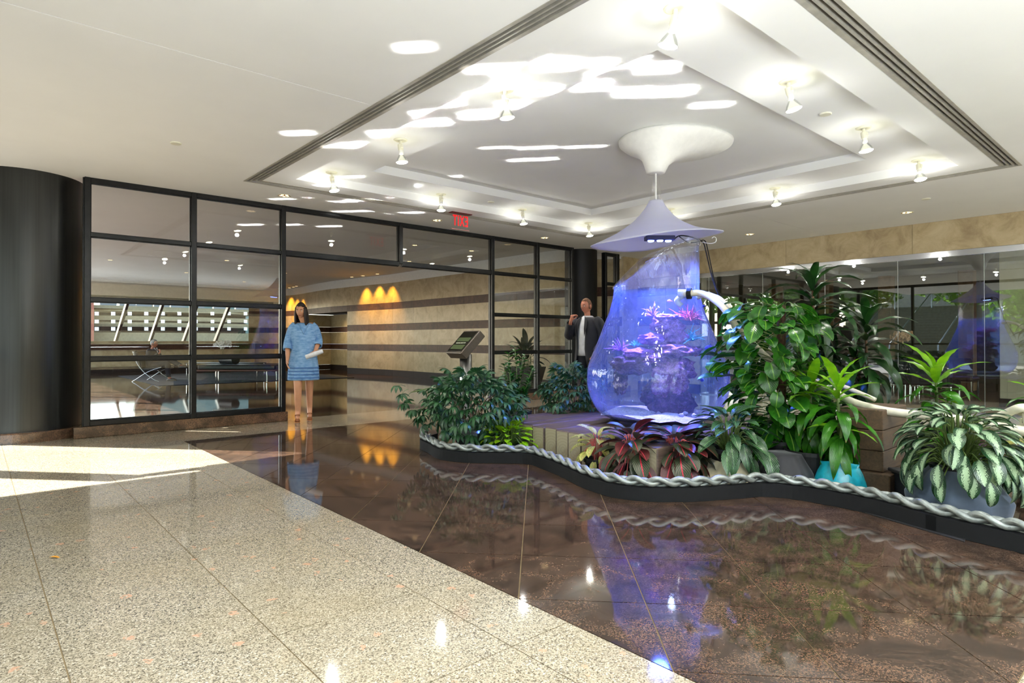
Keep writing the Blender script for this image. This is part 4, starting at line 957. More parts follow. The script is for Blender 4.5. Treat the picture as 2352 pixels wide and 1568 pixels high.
LM['yellow'] = leafmat('yellow_aglaonema_leaf', (92, 128, 34), (150, 160, 60), vein=(220, 160, 120), pattern='blotch', pcol=(216, 204, 128), rough=.4, trans=.3)
LM['lily'] = leafmat('variegated_lily_leaf', (18, 50, 26), (34, 76, 34), vein=(90, 130, 80), pattern='streak', pcol=(128, 160, 130), rough=.25, trans=.12)
LM['scheff'] = leafmat('schefflera_leaf', (22, 54, 36), (44, 88, 50), vein=(80, 120, 70), rough=.3, trans=.18)
LM['zz'] = leafmat('glossy_zz_leaf', (20, 66, 26), (52, 118, 34), vein=(90, 140, 60), rough=.2, trans=.15)
LM['lime'] = leafmat('neon_pothos_leaf', (120, 178, 10), (170, 216, 20), vein=(200, 230, 70), rough=.3, trans=.35)
LM['asp'] = leafmat('aspidistra_leaf', (14, 30, 16), (26, 48, 24), rough=.35, trans=.08)
rnd = random.Random(11)
# 1 large schefflera in a galvanised pot
def palmate(name, mat, n=7, L_=.115, W=.036, pet=.12, seed=0, droop=1.0):
    r_ = random.Random(seed); mb = MB()
    mb.tube([(0, 0, 0), (pet*.5, 0, .012), (pet, 0, 0)], .0022, 4)
    nv = len(mb.v); mb.uv = [[(0, .5)]*len(f) for f in mb.f]
    for k in range(n):
        a = (k-(n-1)/2)*(5.0/n); ll = L_*(1-.18*abs(k-(n-1)/2)/((n-1)/2))*r_.uniform(.9, 1.08)
        x = z = 0.0; th = .1+r_.uniform(0, .3); m_ = 6; rs = []; uv = []
        for i in range(m_):
            u = i/(m_-1); w_ = W/2*math.sin(PI*(u*.9+.05))**.8*(1 if i < m_-1 else .2)
            for v in (-1, 0, 1):
                q = Vector((x, v*w_, z+abs(v)*w_*.3)); q = Matrix.Rotation(a, 3, 'Z') @ q; rs.append(q+Vector((pet, 0, 0))); uv.append((u, (v+1)/2))
            x += ll/(m_-1)*math.cos(th); z -= ll/(m_-1)*math.sin(th); th += droop/(m_-1)
        mb.add(rs, [(i*3+j, i*3+j+1, (i+1)*3+j+1, (i+1)*3+j) for i in range(m_-1) for j in range(2)], uv)
    return mb.mesh(name, mat, True)
def schefflera(t, n, c, rad, zc, rz_, meshes, rnd_, pot_top, sc=(.75, 1.15), az_bias=None):
    b = MB()
    for k in range(9):
        a = k*2.4; e = Vector((c[0]+rad[0]*.45*math.cos(a), c[1]+rad[1]*.45*math.sin(a), zc+rz_*rnd_.uniform(-.1, .55)))
        b.tube(catmull([(.03*math.cos(a), .03*math.sin(a), pot_top), Vector((.05*math.cos(a), .05*math.sin(a), pot_top)).lerp(e, .5)+Vector((0, 0, .08)), e], 4), .006, 6)
    b.build('stems', M['stem'], t, smooth=True)
    for i in range(n):
        u = 1-2*(i+.5)/n; ph = i*2.39996; s_ = math.sqrt(1-u*u); rr = rnd_.uniform(.55, 1.0)
        d = Vector((s_*math.cos(ph), s_*math.sin(ph), u)); p = Vector((c[0]+d.x*rad[0]*rr, c[1]+d.y*rad[1]*rr, zc+d.z*rz_*rr))
        if p.z < .06: p.z = rnd_.uniform(.08, .25)
        az = math.atan2(d.y, d.x)+rnd_.uniform(-.6, .6); el = d.z*.9+.15+rnd_.uniform(-.3, .3)
        p -= Vector((math.cos(az)*math.cos(el), math.sin(az)*math.cos(el), math.sin(el)))*.10
        link('leaf', meshes[i % len(meshes)], t, p, leafrot(az, el, rnd_.uniform(-.3, .3)), rnd_.uniform(*sc))
pal = [palmate('palmate_leaf', LM['scheff'], 7, .12, .034, .12, s, .9+.3*s) for s in range(3)]
p = at(1080, 1036, 0); t1 = potted('potted_schefflera', 'large spreading dark green schefflera in a silver pot at the left end of the kerb', 'plant', p)
b = MB(); b.lathe([(.001, 0), (.125, 0), (.15, .12), (.162, .23), (.15, .23), (.12, .20), (.001, .20)], 40); b.build('pot', M['silverpot'], t1, smooth=True)
schefflera(t1, 215, (cR.x*.02, cR.y*.02), (.54, .54), .48, .36, pal, rnd, .2)
# stray drooping branch at the left
b = MB()
for (dx, dz) in ((-.50, .12), (-.60, .3), (-.42, .05)):
    e = cR*dx+Vector((0, 0, .30+dz)); b.tube(catmull([Vector((0, 0, .25)), cR*(dx*.5)+Vector((0, 0, .5+dz*.4)), e], 4), .005, 5)
    for q in range(3): link('leaf', pal[q], t1, e+cR*(-.03*q)+Vector((0, 0, .03*q)), leafrot(KR+PI+rnd.uniform(-1.2, 1.2), -.9+.5*q, 0), .95)
b.build('branch', M['gstem'], t1, smooth=True)
p = at(1312, 1000, 0); t2 = potted('potted_schefflera', 'smaller schefflera behind the timber platform, between the planter and the tank', 'plant', p)
pot_mesh(t2, .13, .16, .26); schefflera(t2, 120, (0, 0), (.42, .42), .52, .34, pal, rnd, .24)
# 2 upright glossy zz plant
p = at(1183, 1000, 0); t3 = potted('potted_zz_plant', 'upright glossy round-leaved plant rising behind the big schefflera, beside a black mullion', 'plant', p)
pot_mesh(t3, .15, .19, .3)
zl = leaf_mesh('zz_leaf', LM['zz'], .115, .06, .5, .12, 'oval', 7)
for k in range(9):
    a = k*2.4; lean = .05+.16*(k % 3)/2; top = Vector((math.cos(a)*lean, math.sin(a)*lean, 1.02-.14*(k % 4)-lean*.4)) if k else Vector((.0, 0, 1.04))
    pts = catmull([Vector((.04*math.cos(a), .04*math.sin(a), .28)), Vector((.06*math.cos(a), .06*math.sin(a), .28)).lerp(top, .5)+Vector((0, 0, .03)), top], 7)
    b = MB(); b.tube(pts, [.009-.005*i/len(pts) for i in range(len(pts))], 6); b.build('stem', M['gstem'], t3, smooth=True)
    for i in range(4, len(pts)):
        for sgn in (-1, 1): link('leaf', zl, t3, pts[i], leafrot(a*1.7+sgn*1.35+i*.5, .55, rnd.uniform(-.3, .3)), rnd.uniform(.8, 1.15)*(1-.03*i/2))
# 3 lime pothos
lm_ = [leaf_mesh('heart_leaf', LM['lime'], .085, .062, 1.0, .12, 'heart', 8), leaf_mesh('heart_leaf', LM['lime'], .10, .058, .6, .15, 'heart', 8)]
p = at(1168, 1050, 0); p.z = 0; t4 = potted('potted_neon_pothos', 'bright lime-green pothos in a low black pot at the foot of the timber platform', 'plant', p+Vector((.08, .08, 0)))
pot_mesh(t4, .10, .12, .12); rosette(t4, 95, lm_, .10, .06, .07, .30, .26, rnd, size=(.85, 1.25), el=(.9, -.5))
# 4 yellow aglaonema
ym = [leaf_mesh('blotched_leaf', LM['yellow'], .19, .085, 1.2, .12, 'oval', 9), leaf_mesh('blotched_leaf', LM['yellow'], .16, .075, .7, .16, 'oval', 9)]
p = at(1388, 1098, 0); t5 = potted('potted_aglaonema', 'yellow-green blotched aglaonema at the corner of the timber platform', 'plant', p+Vector((.10, .16, 0)))
pot_mesh(t5, .08, .10, .13); rosette(t5, 26, ym, .12, .05, .13, .33, .12, rnd, 'pstem', size=(.75, 1.05), el=(.9, -1.0))
# 5 red aglaonemas
rm = [leaf_mesh('veined_leaf', LM['red'], .25, .125, 1.0, .10, 'oval', 10), leaf_mesh('veined_leaf', LM['red'], .23, .115, .7, .14, 'oval', 10), leaf_mesh('veined_leaf', LM['redback'], .21, .10, .5, .2, 'oval', 9)]
for (px, py), n_, lab in (((1458, 1112), 22, 'left one of the two dark red-veined aglaonemas in front of the tank'), ((1562, 1116), 28, 'right one of the two dark red-veined aglaonemas, with pink stalks, in front of the tank')):
    p = at(px, py, 0); t = potted('potted_red_aglaonema', lab, 'plant', p+Vector((.13, .13, 0)), 'red aglaonemas in front of the tank')
    pot_mesh(t, .09, .115, .15); rosette(t, n_+30, rm, .14, .05, .10, .38, .18, rnd, 'pstem', size=(.8, 1.15), el=(.7, -1.25), bias=(-.06, -.07))
# 6 variegated lily in pot and cream bag
ll_ = [leaf_mesh('streaked_leaf', LM['lily'], .22, .085, 1.1, .14, 'lance', 10), leaf_mesh('streaked_leaf', LM['lily'], .24, .085, .7, .16, 'lance', 10)]
p = at(1690, 1120, 0); t6 = potted('potted_lily', 'blue-lit variegated peace lily in a black pot sitting in a cream cloth bag', 'plant', p+Vector((.15, .13, 0)))
pot_mesh(t6, .12, .145, .16, z0=.11); cloth_bag(t6, .135, .27, .27, .18, M['creamcloth'], 15, .07, 3)
for dx in (-.03, .045):
    v = cR*dx+Vector((-.098, -.115, .142)); b = MB(); b.lathe([(.010, 0), (.014, .002), (.016, 0), (.014, -.002), (.010, 0)], 14, cap=False); o = b.build('grommet', M['chrome'], t6, loc=v); o.rotation_euler = Vector((-.65, -.75, .35)).to_track_quat('Z', 'Y').to_euler()
b = MB(); v = cR*-.03+Vector((-.115, -.135, .14)); b.tube(catmull([v, v+Vector((-.03, -.03, -.01))+cR*-.05, v+Vector((-.06, -.05, -.06))+cR*-.04, v+Vector((-.09, -.09, -.11))+cR*-.01], 5), .004, 6); b.build('drawstring', M['whitegloss'], t6, smooth=True)
b = MB(); b.lathe([(.001, -.014), (.009, -.01), (.011, 0), (.009, .01), (.001, .014)], 12); b.build('toggle', M['whitegloss'], t6, loc=v+Vector((-.09, -.09, -.115))+cR*-.01)
rosette(t6, 64, ll_, .25, .09, .26, .54, .24, rnd, size=(.75, 1.1), el=(.7, -.8), bias=(cR.x*.0, 0))
# hanging leaves over the bag
for dx, dz, s_ in ((.05, .33, 1.05), (.24, .27, 1.25), (.09, .24, .9)):
    link('leaf', ll_[0], t6, cR*dx+Vector((-.11, -.12, dz)), leafrot(KR-PI/2-.2, -.7, .2), s_)
# 7 black cloth planter with nothing but dark folds, cobalt pot behind
p = at(1826, 1132, 0); t7 = thing('black_cloth_planter', 'black cloth planter bag with folds between the cream bag and the turquoise pot', 'planter', p+Vector((.2, .17, 0)))
cloth_bag(t7, .13, .21, .23, .25, M['blackcloth'], 9, .07, 8); b = MB(); b.lathe([(.001, .235), (.125, .235)], 24, cap=False); b.build('soil', M['soil'], t7)
p = at(1905, 1098, 0); t8 = thing('cobalt_pot', 'deep blue glazed pot mostly hidden behind the turquoise pot', 'pot', p+Vector((.12, .10, 0)))
b = MB(); b.lathe([(.001, 0), (.13, 0), (.17, .06), (.18, .14), (.16, .22), (.165, .24), (.15, .24), (.14, .2), (.001, .2)], 36); b.build('bowl', M['cobalt'], t8, smooth=True)
b = MB(); b.lathe([(.001, .21), (.145, .212)], 24, cap=False); b.build('soil', M['soil'], t8)
# 8 big pothos on a pole
pm_ = [leaf_mesh('heart_leaf', LM['pothos'], .175, .145, .9, .10, 'heart', 9), leaf_mesh('heart_leaf', LM['pothos'], .19, .14, .5, .14, 'heart', 9), leaf_mesh('heart_leaf', LM['pothos'], .15, .125, 1.3, .08, 'heart', 9, wave=.12)]
c8 = atd(1795, 900, 5.15); t9 = potted('pothos_on_pole', 'tall bushy green pothos climbing a pole to the right of the tank', 'plant', (c8.x, c8.y, 0))
pot_mesh(t9, .17, .2, .3); b = MB(); b.tube([(0, 0, .25), (0, 0, 1.42)], .035, 12); b.build('moss_pole', plain('moss_pole', (66, 44, 28), .95, var=.25, scale=40), t9)
b = MB()
for i in range(295):
    u = (i+.5)/295; z = .20+1.24*u; prof_ = .14+.28*math.sin(PI*min(1, max(.0, (z-.25)/1.35)))**.7; az = i*2.39996+rnd.uniform(-.3, .3)
    bx_ = -.13*max(0, math.sin(PI*(z-.55)/1.1)) if z > .55 else 0
    rr = prof_*rnd.uniform(.45, 1.05); p2 = Vector((rr*math.cos(az), rr*math.sin(az), z))+cR*bx_*.9; p1 = Vector((0, 0, z-.06))
    if i % 2 == 0: b.tube(catmull([p1, p1.lerp(p2, .5)+Vector((0, 0, .05)), p2], 3), .0035, 4)
    link('leaf', pm_[i % 3], t9, p2, leafrot(az+rnd.uniform(-.5, .5), rnd.uniform(-1.15, .1)+.4*u, rnd.uniform(-.4, .4)), rnd.uniform(.7, 1.1))
b.build('leaf_stalks', M['gstem'], t9, smooth=True)
# 9 tall dark dracaena, two heads
dd = [leaf_mesh('strap_leaf', LM['drac_dark'], .46, .085, 1.5, .12, 'lance', 11, wave=.12), leaf_mesh('strap_leaf', LM['drac_dark'], .52, .09, 2.2, .10, 'lance', 12, wave=.1), leaf_mesh('strap_leaf', LM['drac_dark'], .44, .092, 1.0, .14, 'lance', 11, wave=.12)]
c9 = atd(1885, 900, 5.75); t10 = potted('tall_dracaena', 'tallest dark green dracaena with a high crown in front of the stone lintel', 'plant', (c9.x, c9.y, 0))
pot_mesh(t10, .17, .2, .3)
q1 = atd(1866, 690, 5.75)-c9; q2 = atd(1905, 800, 5.75)-c9; q3 = atd(1985, 790, 5.6)-c9
dracaena(t10, [(q1.x, q1.y, 1.66, 42, .70, 1.35, -.7, .27, -.03, 0, 1.1), (q2.x, q2.y, 1.30, 30, .62, 1.2, -.8, .27, .03, .03, .95)], dd, rnd)
c10 = atd(1995, 900, 5.6); t11 = potted('tall_dracaena', 'second dark dracaena, lower, leaning over the black chairs behind the glass', 'plant', (c10.x, c10.y, 0))
pot_mesh(t11, .16, .19, .28); q3 = atd(1988, 760, 5.6)-c10
dracaena(t11, [(q3.x, q3.y, 1.30, 46, .65, 1.35, -.9, .25, 0, 0, 1.12), (-.05, .1, .98, 34, .5, 1.1, -.9, .25, .03, 0, .8)], dd, rnd)
# 10 lime dracaenas
dl = [leaf_mesh('strap_leaf', LM['drac_lime'], .36, .07, .9, .12, 'lance', 11, wave=.15), leaf_mesh('strap_leaf', LM['drac'], .36, .078, 1.4, .10, 'lance', 11, wave=.1), leaf_mesh('strap_leaf', LM['drac'], .32, .08, 1.9, .09, 'lance', 11, wave=.08)]
p = at(1952, 1140, 0)+Vector((.10, .10, 0)); t12 = potted('potted_dracaena', 'lime-tipped dracaena in the turquoise pot just inside the kerb', 'plant', p)
b = MB(); rs = []
for i, (r, z) in enumerate([(.17, 0), (.178, .03), (.165, .09), (.145, .15), (.125, .19), (.12, .205), (.128, .23), (.122, .232), (.11, .21), (.02, .2)]):
    rs.append([Vector((r*(1+.02*math.sin(9*2*PI*j/48+i))*math.cos(2*PI*j/48), r*(1+.02*math.sin(7*2*PI*j/48))*math.sin(2*PI*j/48), z+(.012*math.sin(2*2*PI*j/48+1) if i > 4 else 0))) for j in range(48)])
b.rings(rs, cap=True); b.build('pot', M['turq'], t12, smooth=True)
dracaena(t12, [(.02, .02, .78, 46, .52, 1.35, -1.15, .2, 0, 0, 1.0), (-.06, -.03, .5, 12, .25, .6, -1.1, .2, -.03, 0, .8)], dl, rnd, 'gstem')
c12 = atd(1862, 900, 4.85); t13 = potted('potted_dracaena', 'lime-tipped dracaena standing in front of the pothos, left of the turquoise pot', 'plant', (c12.x, c12.y, 0))
pot_mesh(t13, .15, .18, .26); dracaena(t13, [(0, 0, .78, 44, .50, 1.35, -1.2, .24, 0, 0, .92)], dl, rnd, 'gstem')
c13 = atd(2150, 900, 5.3); t14 = potted('potted_dracaena', 'lime-tipped dracaena in front of the glass, right of the chairs, behind the white pipe', 'plant', (c13.x, c13.y, 0))
pot_mesh(t14, .16, .19, .26); dracaena(t14, [(0, 0, .84, 40, .50, 1.4, -.7, .24, 0, 0, 1.08), (.06, -.1, .58, 12, .2, 1.2, -.3, .24, .03, 0, .7)], dl, rnd, 'gstem')
# 11 silver aglaonema in the slate blue bag
sm_ = [leaf_mesh('silver_leaf', LM['silver'], .20, .088, 1.1, .10, 'oval', 10), leaf_mesh('silver_leaf', LM['silver'], .18, .084, .7, .14, 'oval', 10), leaf_mesh('silver_leaf', LM['silver'], .21, .08, 1.5, .08, 'oval', 10)]
p = at(2262, 1214, 0)+Vector((.24, .18, 0)); t15 = potted('potted_silver_aglaonema', 'big silver-patterned aglaonema in a gathered slate-blue cloth bag at the right edge', 'plant', p)
cloth_bag(t15, .15, .27, .25, .30, M['bluecloth'], 9, .12, 5); pot_mesh(t15, .12, .14, .10, z0=.22)
rosette(t15, 130, sm_, .30, .09, .27, .66, .33, rnd, size=(.75, 1.1), el=(.75, -1.25), bias=(-.04, -.04))
# 12 edge plants at right
c16 = atd(2400, 940, 4.9); t16 = potted('potted_dracaena', 'dark dracaena cut off by the right edge of the picture, beside the pipe elbow', 'plant', (c16.x, c16.y, 0))
pot_mesh(t16, .15, .18, .26); dracaena(t16, [(0, 0, .72, 24, .35, 1.2, -.5, .24, 0, 0, .95)], dl, rnd, 'gstem')
c17 = atd(2400, 1050, 4.1); t17 = potted('potted_aglaonema', 'low yellow-flecked aglaonema at the right edge under the white pipe', 'plant', (c17.x, c17.y, 0))
pot_mesh(t17, .12, .15, .2); rosette(t17, 36, ym, .18, .08, .22, .5, .26, rnd, size=(.7, 1), el=(1, -.8))
p = at(2135, 1152, 0); cr = thing('grey_crate', 'dark grey plastic crate beside the slate-blue bag', 'crate', p+Vector((.12, .05, 0)), -.75)
b = MB(); b.bbox((-.18, -.11, 0), (.18, .11, .17), .01); b.build('tub', plain('charcoal_plastic', (40, 44, 50), .5), cr); b = MB(); b.bbox((-.195, -.125, .165), (.195, .125, .19), .006); b.build('lid', plain('charcoal_lid', (52, 54, 58), .5), cr)
# 13 square planter behind the partition with aspidistra
am = [leaf_mesh('blade_leaf', LM['asp'], .50, .12, .9, .10, 'oval', 10), leaf_mesh('blade_leaf', LM['asp'], .42, .11, 1.6, .10, 'oval', 10)]
t18 = thing('square_planter', 'black tapered square planter with dark broad leaves behind the right panes of the partition', 'planter', (9.25, 9.62, 0), .35)
b = MB(); b.rings([[Vector((s1*a, s2*a, z)) for s1, s2 in ((-1, -1), (1, -1), (1, 1), (-1, 1))] for a, z in ((.22, 0), (.34, .56), (.31, .56), (.30, .50))], cap=True); b.build('tub', M['pot'], t18)
rosette(t18, 30, am, .5, .18, .62, .95, .20, rnd, size=(.7, 1.05), el=(1.45, .2))
p = at(113, 1282, 0); fl = leaf_mesh('fallen_leaf', plain('ochre_leaf', (190, 130, 20), .6), .055, .022, .5, .2, 'oval', 6)
tag(link('fallen_leaf', fl, None, (p.x, p.y, .006), Euler((0, 0, -.5))), 'small ochre fallen leaf lying on the light granite at the lower left', 'leaf')
#@@PEOPLE
# ------------------------------------------------------------------ people
SKINW = plain('warm_skin', (206, 150, 116), .5, var=.03); SKINM = plain('ruddy_skin', (200, 132, 104), .5, var=.03)
HAIRD = plain('dark_brown_hair', (36, 24, 20), .5, var=.2, scale=60); HAIRG = plain('grey_hair', (128, 136, 144), .5, var=.2, scale=60); HAIRS = plain('sandy_hair', (120, 84, 60), .6, var=.2, scale=60)
SUIT = plain('dark_navy_suit', (26, 28, 38), .75, sheen=.1); SHIRT = plain('white_shirt', (222, 224, 230), .7); TROU = plain('dark_trousers', (34, 36, 46), .8); SHOE = plain('black_shoes', (20, 18, 18), .3)
def denim():
    q = N('light_blue_dress'); sx = q.n('ShaderNodeSeparateXYZ'); q.l(q.coord('Object', 1), sx.inputs[0])
    nz = q.noise(q.coord('Object', (5, 5, 14)), 3, 3); q.l(q.ramp(nz.outputs[0], [(.3, lin((92, 142, 200))), (.7, lin((150, 190, 230)))]), q.b.inputs['Base Color']); q.b.inputs['Roughness'].default_value = .8; return q.m
DRESS = denim()
def skin_mesh(joints, edges, radii, root=0, sub=2):
    me = bpy.data.meshes.new('tmp'); me.from_pydata([tuple(j) for j in joints], edges, []); o = bpy.data.objects.new('tmp', me); COL.objects.link(o)
    m = o.modifiers.new('s', 'SKIN'); m.use_smooth_shade = True; m.branch_smoothing = .6
    for v, r in zip(me.skin_vertices[0].data, radii): v.radius = r if isinstance(r, tuple) else (r, r); v.use_root = False
    me.skin_vertices[0].data[root].use_root = True
    o.modifiers.new('u', 'SUBSURF').levels = sub
    dg = bpy.context.evaluated_depsgraph_get(); dg.update(); out = bpy.data.meshes.new_from_object(o.evaluated_get(dg)); bpy.data.objects.remove(o); return out
def chain(mb_list, pts, rad):
    return pts, rad
def head_mb(c, s=1.0, yaw=0, pitch=0, roll=0):
    mb = MB(); nU, nV = 28, 20; Rm = Matrix.Translation(c) @ Euler((pitch, roll, yaw)).to_matrix().to_4x4(); rs = []
    for i in range(1, nV):
        v = PI*i/nV; R_ = []
        for j in range(nU):
            a = 2*PI*j/nU; x = math.sin(v)*math.sin(a); y = -math.sin(v)*math.cos(a); z = math.cos(v)      # face looks along -y
            X, Y, Z = x*.074, y*.094, z*.118
            if z < -.1: X *= 1-.32*(-z-.1)**1.1*1.3; Y *= 1-.10*(-z-.1) if y < 0 else 1-.35*(-z-.1)
            if y < -.3:
                f = math.exp(-(x/.16)**2); nz_ = math.exp(-((z+.16)/.16)**2)*.022+math.exp(-((z-.04)/.14)**2)*.008; Y -= f*nz_
                ey = math.exp(-((abs(x)-.36)/.16)**2)*math.exp(-((z-.05)/.12)**2); Y += ey*.010
                Y -= math.exp(-(x/.34)**2)*math.exp(-((z+.50)/.09)**2)*.006; Y -= math.exp(-(x/.26)**2)*math.exp(-((z+.82)/.14)**2)*.010
                Y -= math.exp(-((z-.22)/.09)**2)*.004
            R_.append(Rm @ (Vector((X, Y, Z))*s))
        rs.append(R_)
    mb.rings(rs, cap=True)
    for sgn in (-1, 1):       # ears
        rr = []
        for k, (w_, xx) in enumerate(((.010, 0), (.018, .006), (.016, .014), (.006, .018))):
            rr.append([Rm @ (Vector((sgn*(.068+xx), w_*1.0*math.cos(2*PI*j/10)+.008, 1.7*w_*math.sin(2*PI*j/10)-.008))*s) for j in range(10)])
        mb.rings(rr, cap=True)
    return mb, Rm
def face_bits(par, Rm, s, browc, lipc):
    ew = plain('eye_white', (230, 226, 220), .3, var=0) if 'eye_white' not in bpy.data.materials else bpy.data.materials['eye_white']
    ed = plain('dark_iris', (36, 26, 20), .2, var=0) if 'dark_iris' not in bpy.data.materials else bpy.data.materials['dark_iris']
    for sgn in (-1, 1):
        c = Vector((sgn*.028, -.079, .006)); b = MB(); rs = [[Rm @ ((c+Vector((r*1.35*math.cos(2*PI*j/12), d, r*.7*math.sin(2*PI*j/12))))*s) for j in range(12)] for r, d in ((.011, .004), (.0095, -.003), (.005, -.006), (.0005, -.007))]
        b.rings(rs); b.build('eye', ew, par, smooth=True)
        b = MB(); rs = [[Rm @ ((c+Vector((r*math.cos(2*PI*j/10), d, r*math.sin(2*PI*j/10))))*s) for j in range(10)] for r, d in ((.0052, -.0055), (.004, -.0082), (.0004, -.0085))]; b.rings(rs); b.build('iris', ed, par)
        b = MB(); b.tube([Rm @ (Vector((sgn*x_, y_, z_))*s) for x_, y_, z_ in ((.013, -.094, .024), (.028, -.092, .030), (.045, -.078, .025))], .0035*s, 6); b.build('eyebrow', browc, par)
    b = MB(); b.tube([Rm @ (Vector((x_, y_, z_))*s) for x_, y_, z_ in ((-.022, -.082, -.060), (-.008, -.093, -.057), (0, -.094, -.059), (.008, -.093, -.057), (.022, -.082, -.060))], [.002*s, .0045*s, .005*s, .0045*s, .002*s], 8); b.build('lips', lipc, par)
LIP = plain('lip_colour', (176, 92, 86), .4, var=0)
def hand_joints(J, E, R, w, d, up, side, s=1.0, curl=.5, thumb=1):
    """append palm and five fingers to the skeleton from wrist index w; d hand direction, up back of the hand, side towards the thumb"""
    d, up, side = d.normalized(), up.normalized(), side.normalized(); base = J[w]
    J.append(base+d*.045*s); E.append((w, len(J)-1)); R.append((.030*s, .017*s)); pm = len(J)-1
    for k, (o_, l_) in enumerate(((.026, .070), (.009, .078), (-.009, .073), (-.026, .058))):
        k0 = base+d*.085*s+side*o_*s; J.append(k0); E.append((pm, len(J)-1)); R.append(.0095*s); a = curl; q = k0
        for seg, fr_ in ((.45, 1), (.33, 1.9), (.22, 2.6)):
            q = q+(d*math.cos(a*fr_)-up*math.sin(a*fr_))*l_*seg*s; J.append(q); E.append((len(J)-2, len(J)-1)); R.append(.0082*s if seg > .3 else .0068*s)
    k0 = base+d*.03*s+side*.030*s; J.append(k0); E.append((pm, len(J)-1)); R.append(.011*s)
    q = k0+(side*.7+d*.75-up*.3).normalized()*.032*s; J.append(q); E.append((len(J)-2, len(J)-1)); R.append(.0098*s)
    q = q+(side*.25+d*.9-up*.4).normalized()*.028*s; J.append(q); E.append((len(J)-2, len(J)-1)); R.append(.008*s)
def bez(*p): return [Vector(q) for q in p]
def figure(t, skin, hs, head_c, yaw, pitch, legL, legR, armL, armR, handL, handR, chest=(.115, .09), hipw=.095, sc=1.0, roll=0):
    hip = (Vector(legL[0])+Vector(legR[0]))/2+Vector((0, 0, .03)); sh = (Vector(armL[0])+Vector(armR[0]))/2; neck = sh+Vector((0, 0, .03)); hc = Vector(head_c)
    J = [hip, hip.lerp(sh, .33), hip.lerp(sh, .7), sh, neck+Vector((0, 0, .035)), hc+Vector((0, .012, -.06))]; E = [(0, 1), (1, 2), (2, 3), (3, 4), (4, 5)]; R = [(.13, .10), (.115, .085), (.13, .095), (.10, .07), (.048, .048), (.046, .05)]
    for leg in (legL, legR):
        pv = 0
        for k, q in enumerate(leg): J.append(Vector(q)); E.append((pv, len(J)-1)); R.append((.082, .060, .040, .034, .030, .022)[min(k, 5)]*(1 if k else 1)); pv = len(J)-1
    ids = []
    for arm in (armL, armR):
        pv = 3
        for k, q in enumerate(arm): J.append(Vector(q)); E.append((pv, len(J)-1)); R.append((.052, .040, .026)[k]); pv = len(J)-1
        ids.append(pv)
    for w_, h in zip(ids, (handL, handR)): hand_joints(J, E, R, w_, Vector(h[0]), Vector(h[1]), Vector(h[2]), hs, h[3])
    me = skin_mesh(J, E, R, 0, 2); mb, Rm = head_mb(hc, sc, yaw, pitch, roll)
    bm = bmesh.new(); bm.from_mesh(me); hm = mb.mesh('h', skin, True); bm.from_mesh(hm); out = bpy.data.meshes.new('body'); bm.to_mesh(out); bm.free(); out.materials.clear(); out.materials.append(skin)
    out.polygons.foreach_set('use_smooth', [True]*len(out.polygons)); out.polygons.foreach_set('material_index', [0]*len(out.polygons)); link('body', out, t); return Rm
def loft(levels, n=32, mi=0):
    """levels: (cx, cy, z, rx, ry[, fold amp, folds])"""
    rs = []
    for lv in levels:
        cx, cy, z, rx, ry = lv[:5]; am_, fo_ = (lv[5], lv[6]) if len(lv) > 5 else (0, 1)
        rs.append([Vector((cx+rx*(1+am_*math.sin(fo_*2*PI*j/n))*math.cos(2*PI*j/n), cy+ry*(1+am_*math.sin(fo_*2*PI*j/n))*math.sin(2*PI*j/n), z)) for j in range(n)])
    b = MB(); b.rings(rs, cap=False); return b
def sleeve(pts, rad, n=16): b = MB(); b.tube(catmull(pts, 4), rad_interp(rad, (len(pts)-1)*4+1), n, cap=False); return b
def rad_interp(rad, n): return [interp([(i/(len(rad)-1), r) for i, r in enumerate(rad)], k/(n-1)) for k in range(n)]
def solid(o, th=.006): m = o.modifiers.new('solid', 'SOLIDIFY'); m.thickness = th; m.offset = 1; return o
def hair_shell(Rm, s, mat, par, long_=0, fringe=.35, thick=1.10, name='hair'):
    b = MB(); rs = []; nU = 28
    for i in range(0, 10):
        v = (.02+.98*i/9)*PI*.62; R_ = []
        for j in range(nU):
            a = 2*PI*j/nU; fr_ = -math.cos(a)      # -1 at the back, 1 at the face
            lim = (1.95 if -math.cos(a)*-1 > .2 else 1.25) if False else (fringe*PI if math.cos(a) > .35 else .62*PI)
            vv = min(v, lim) if math.cos(a) > .35 else v
            x = math.sin(vv)*math.sin(a); y = -math.sin(vv)*math.cos(a); z = math.cos(vv); k = thick+.025*mnoise.noise(Vector((x*6, y*6, z*4)))
            X, Y, Z = x*.074*k, y*.094*k, z*.118*k
            if z < -.1: Y *= 1-.25*(-z-.1)
            R_.append(Rm @ (Vector((X, Y, Z))*s))
        rs.append(R_)
    b.rings(rs, cap=True); o = b.build(name, mat, par, smooth=True)
    if long_:
        b = MB()
        for i in range(26):
            a = (i/25-.5)*2*2.15; x = .080*math.sin(a); y = .088*math.cos(a); p0 = Vector((x*.9, y*.9, .05)); p1 = Vector((x*1.08, y*1.05, -.06)); p2 = Vector((x*1.15, y*1.0+.004, -.06-long_*.6)); p3 = Vector((x*1.05, y*.9-.004*(i % 3), -.06-long_*(1-.15*(i % 3)/2)))
            b.tube([Rm @ (q*s) for q in catmull([p0, p1, p2, p3], 4)], rad_interp([.012, .017, .016, .006], 13), 7)
        b.build('long_hair', mat, par, smooth=True)
# --- woman in the blue dress
wp = at(697, 966, 0); toC = -Vector((wp.x, wp.y)).normalized()
W = thing('person', 'woman in a short light blue dress walking through the opening, papers in hand', 'person', (wp.x, wp.y, 0), math.atan2(toC.x, -toC.y))
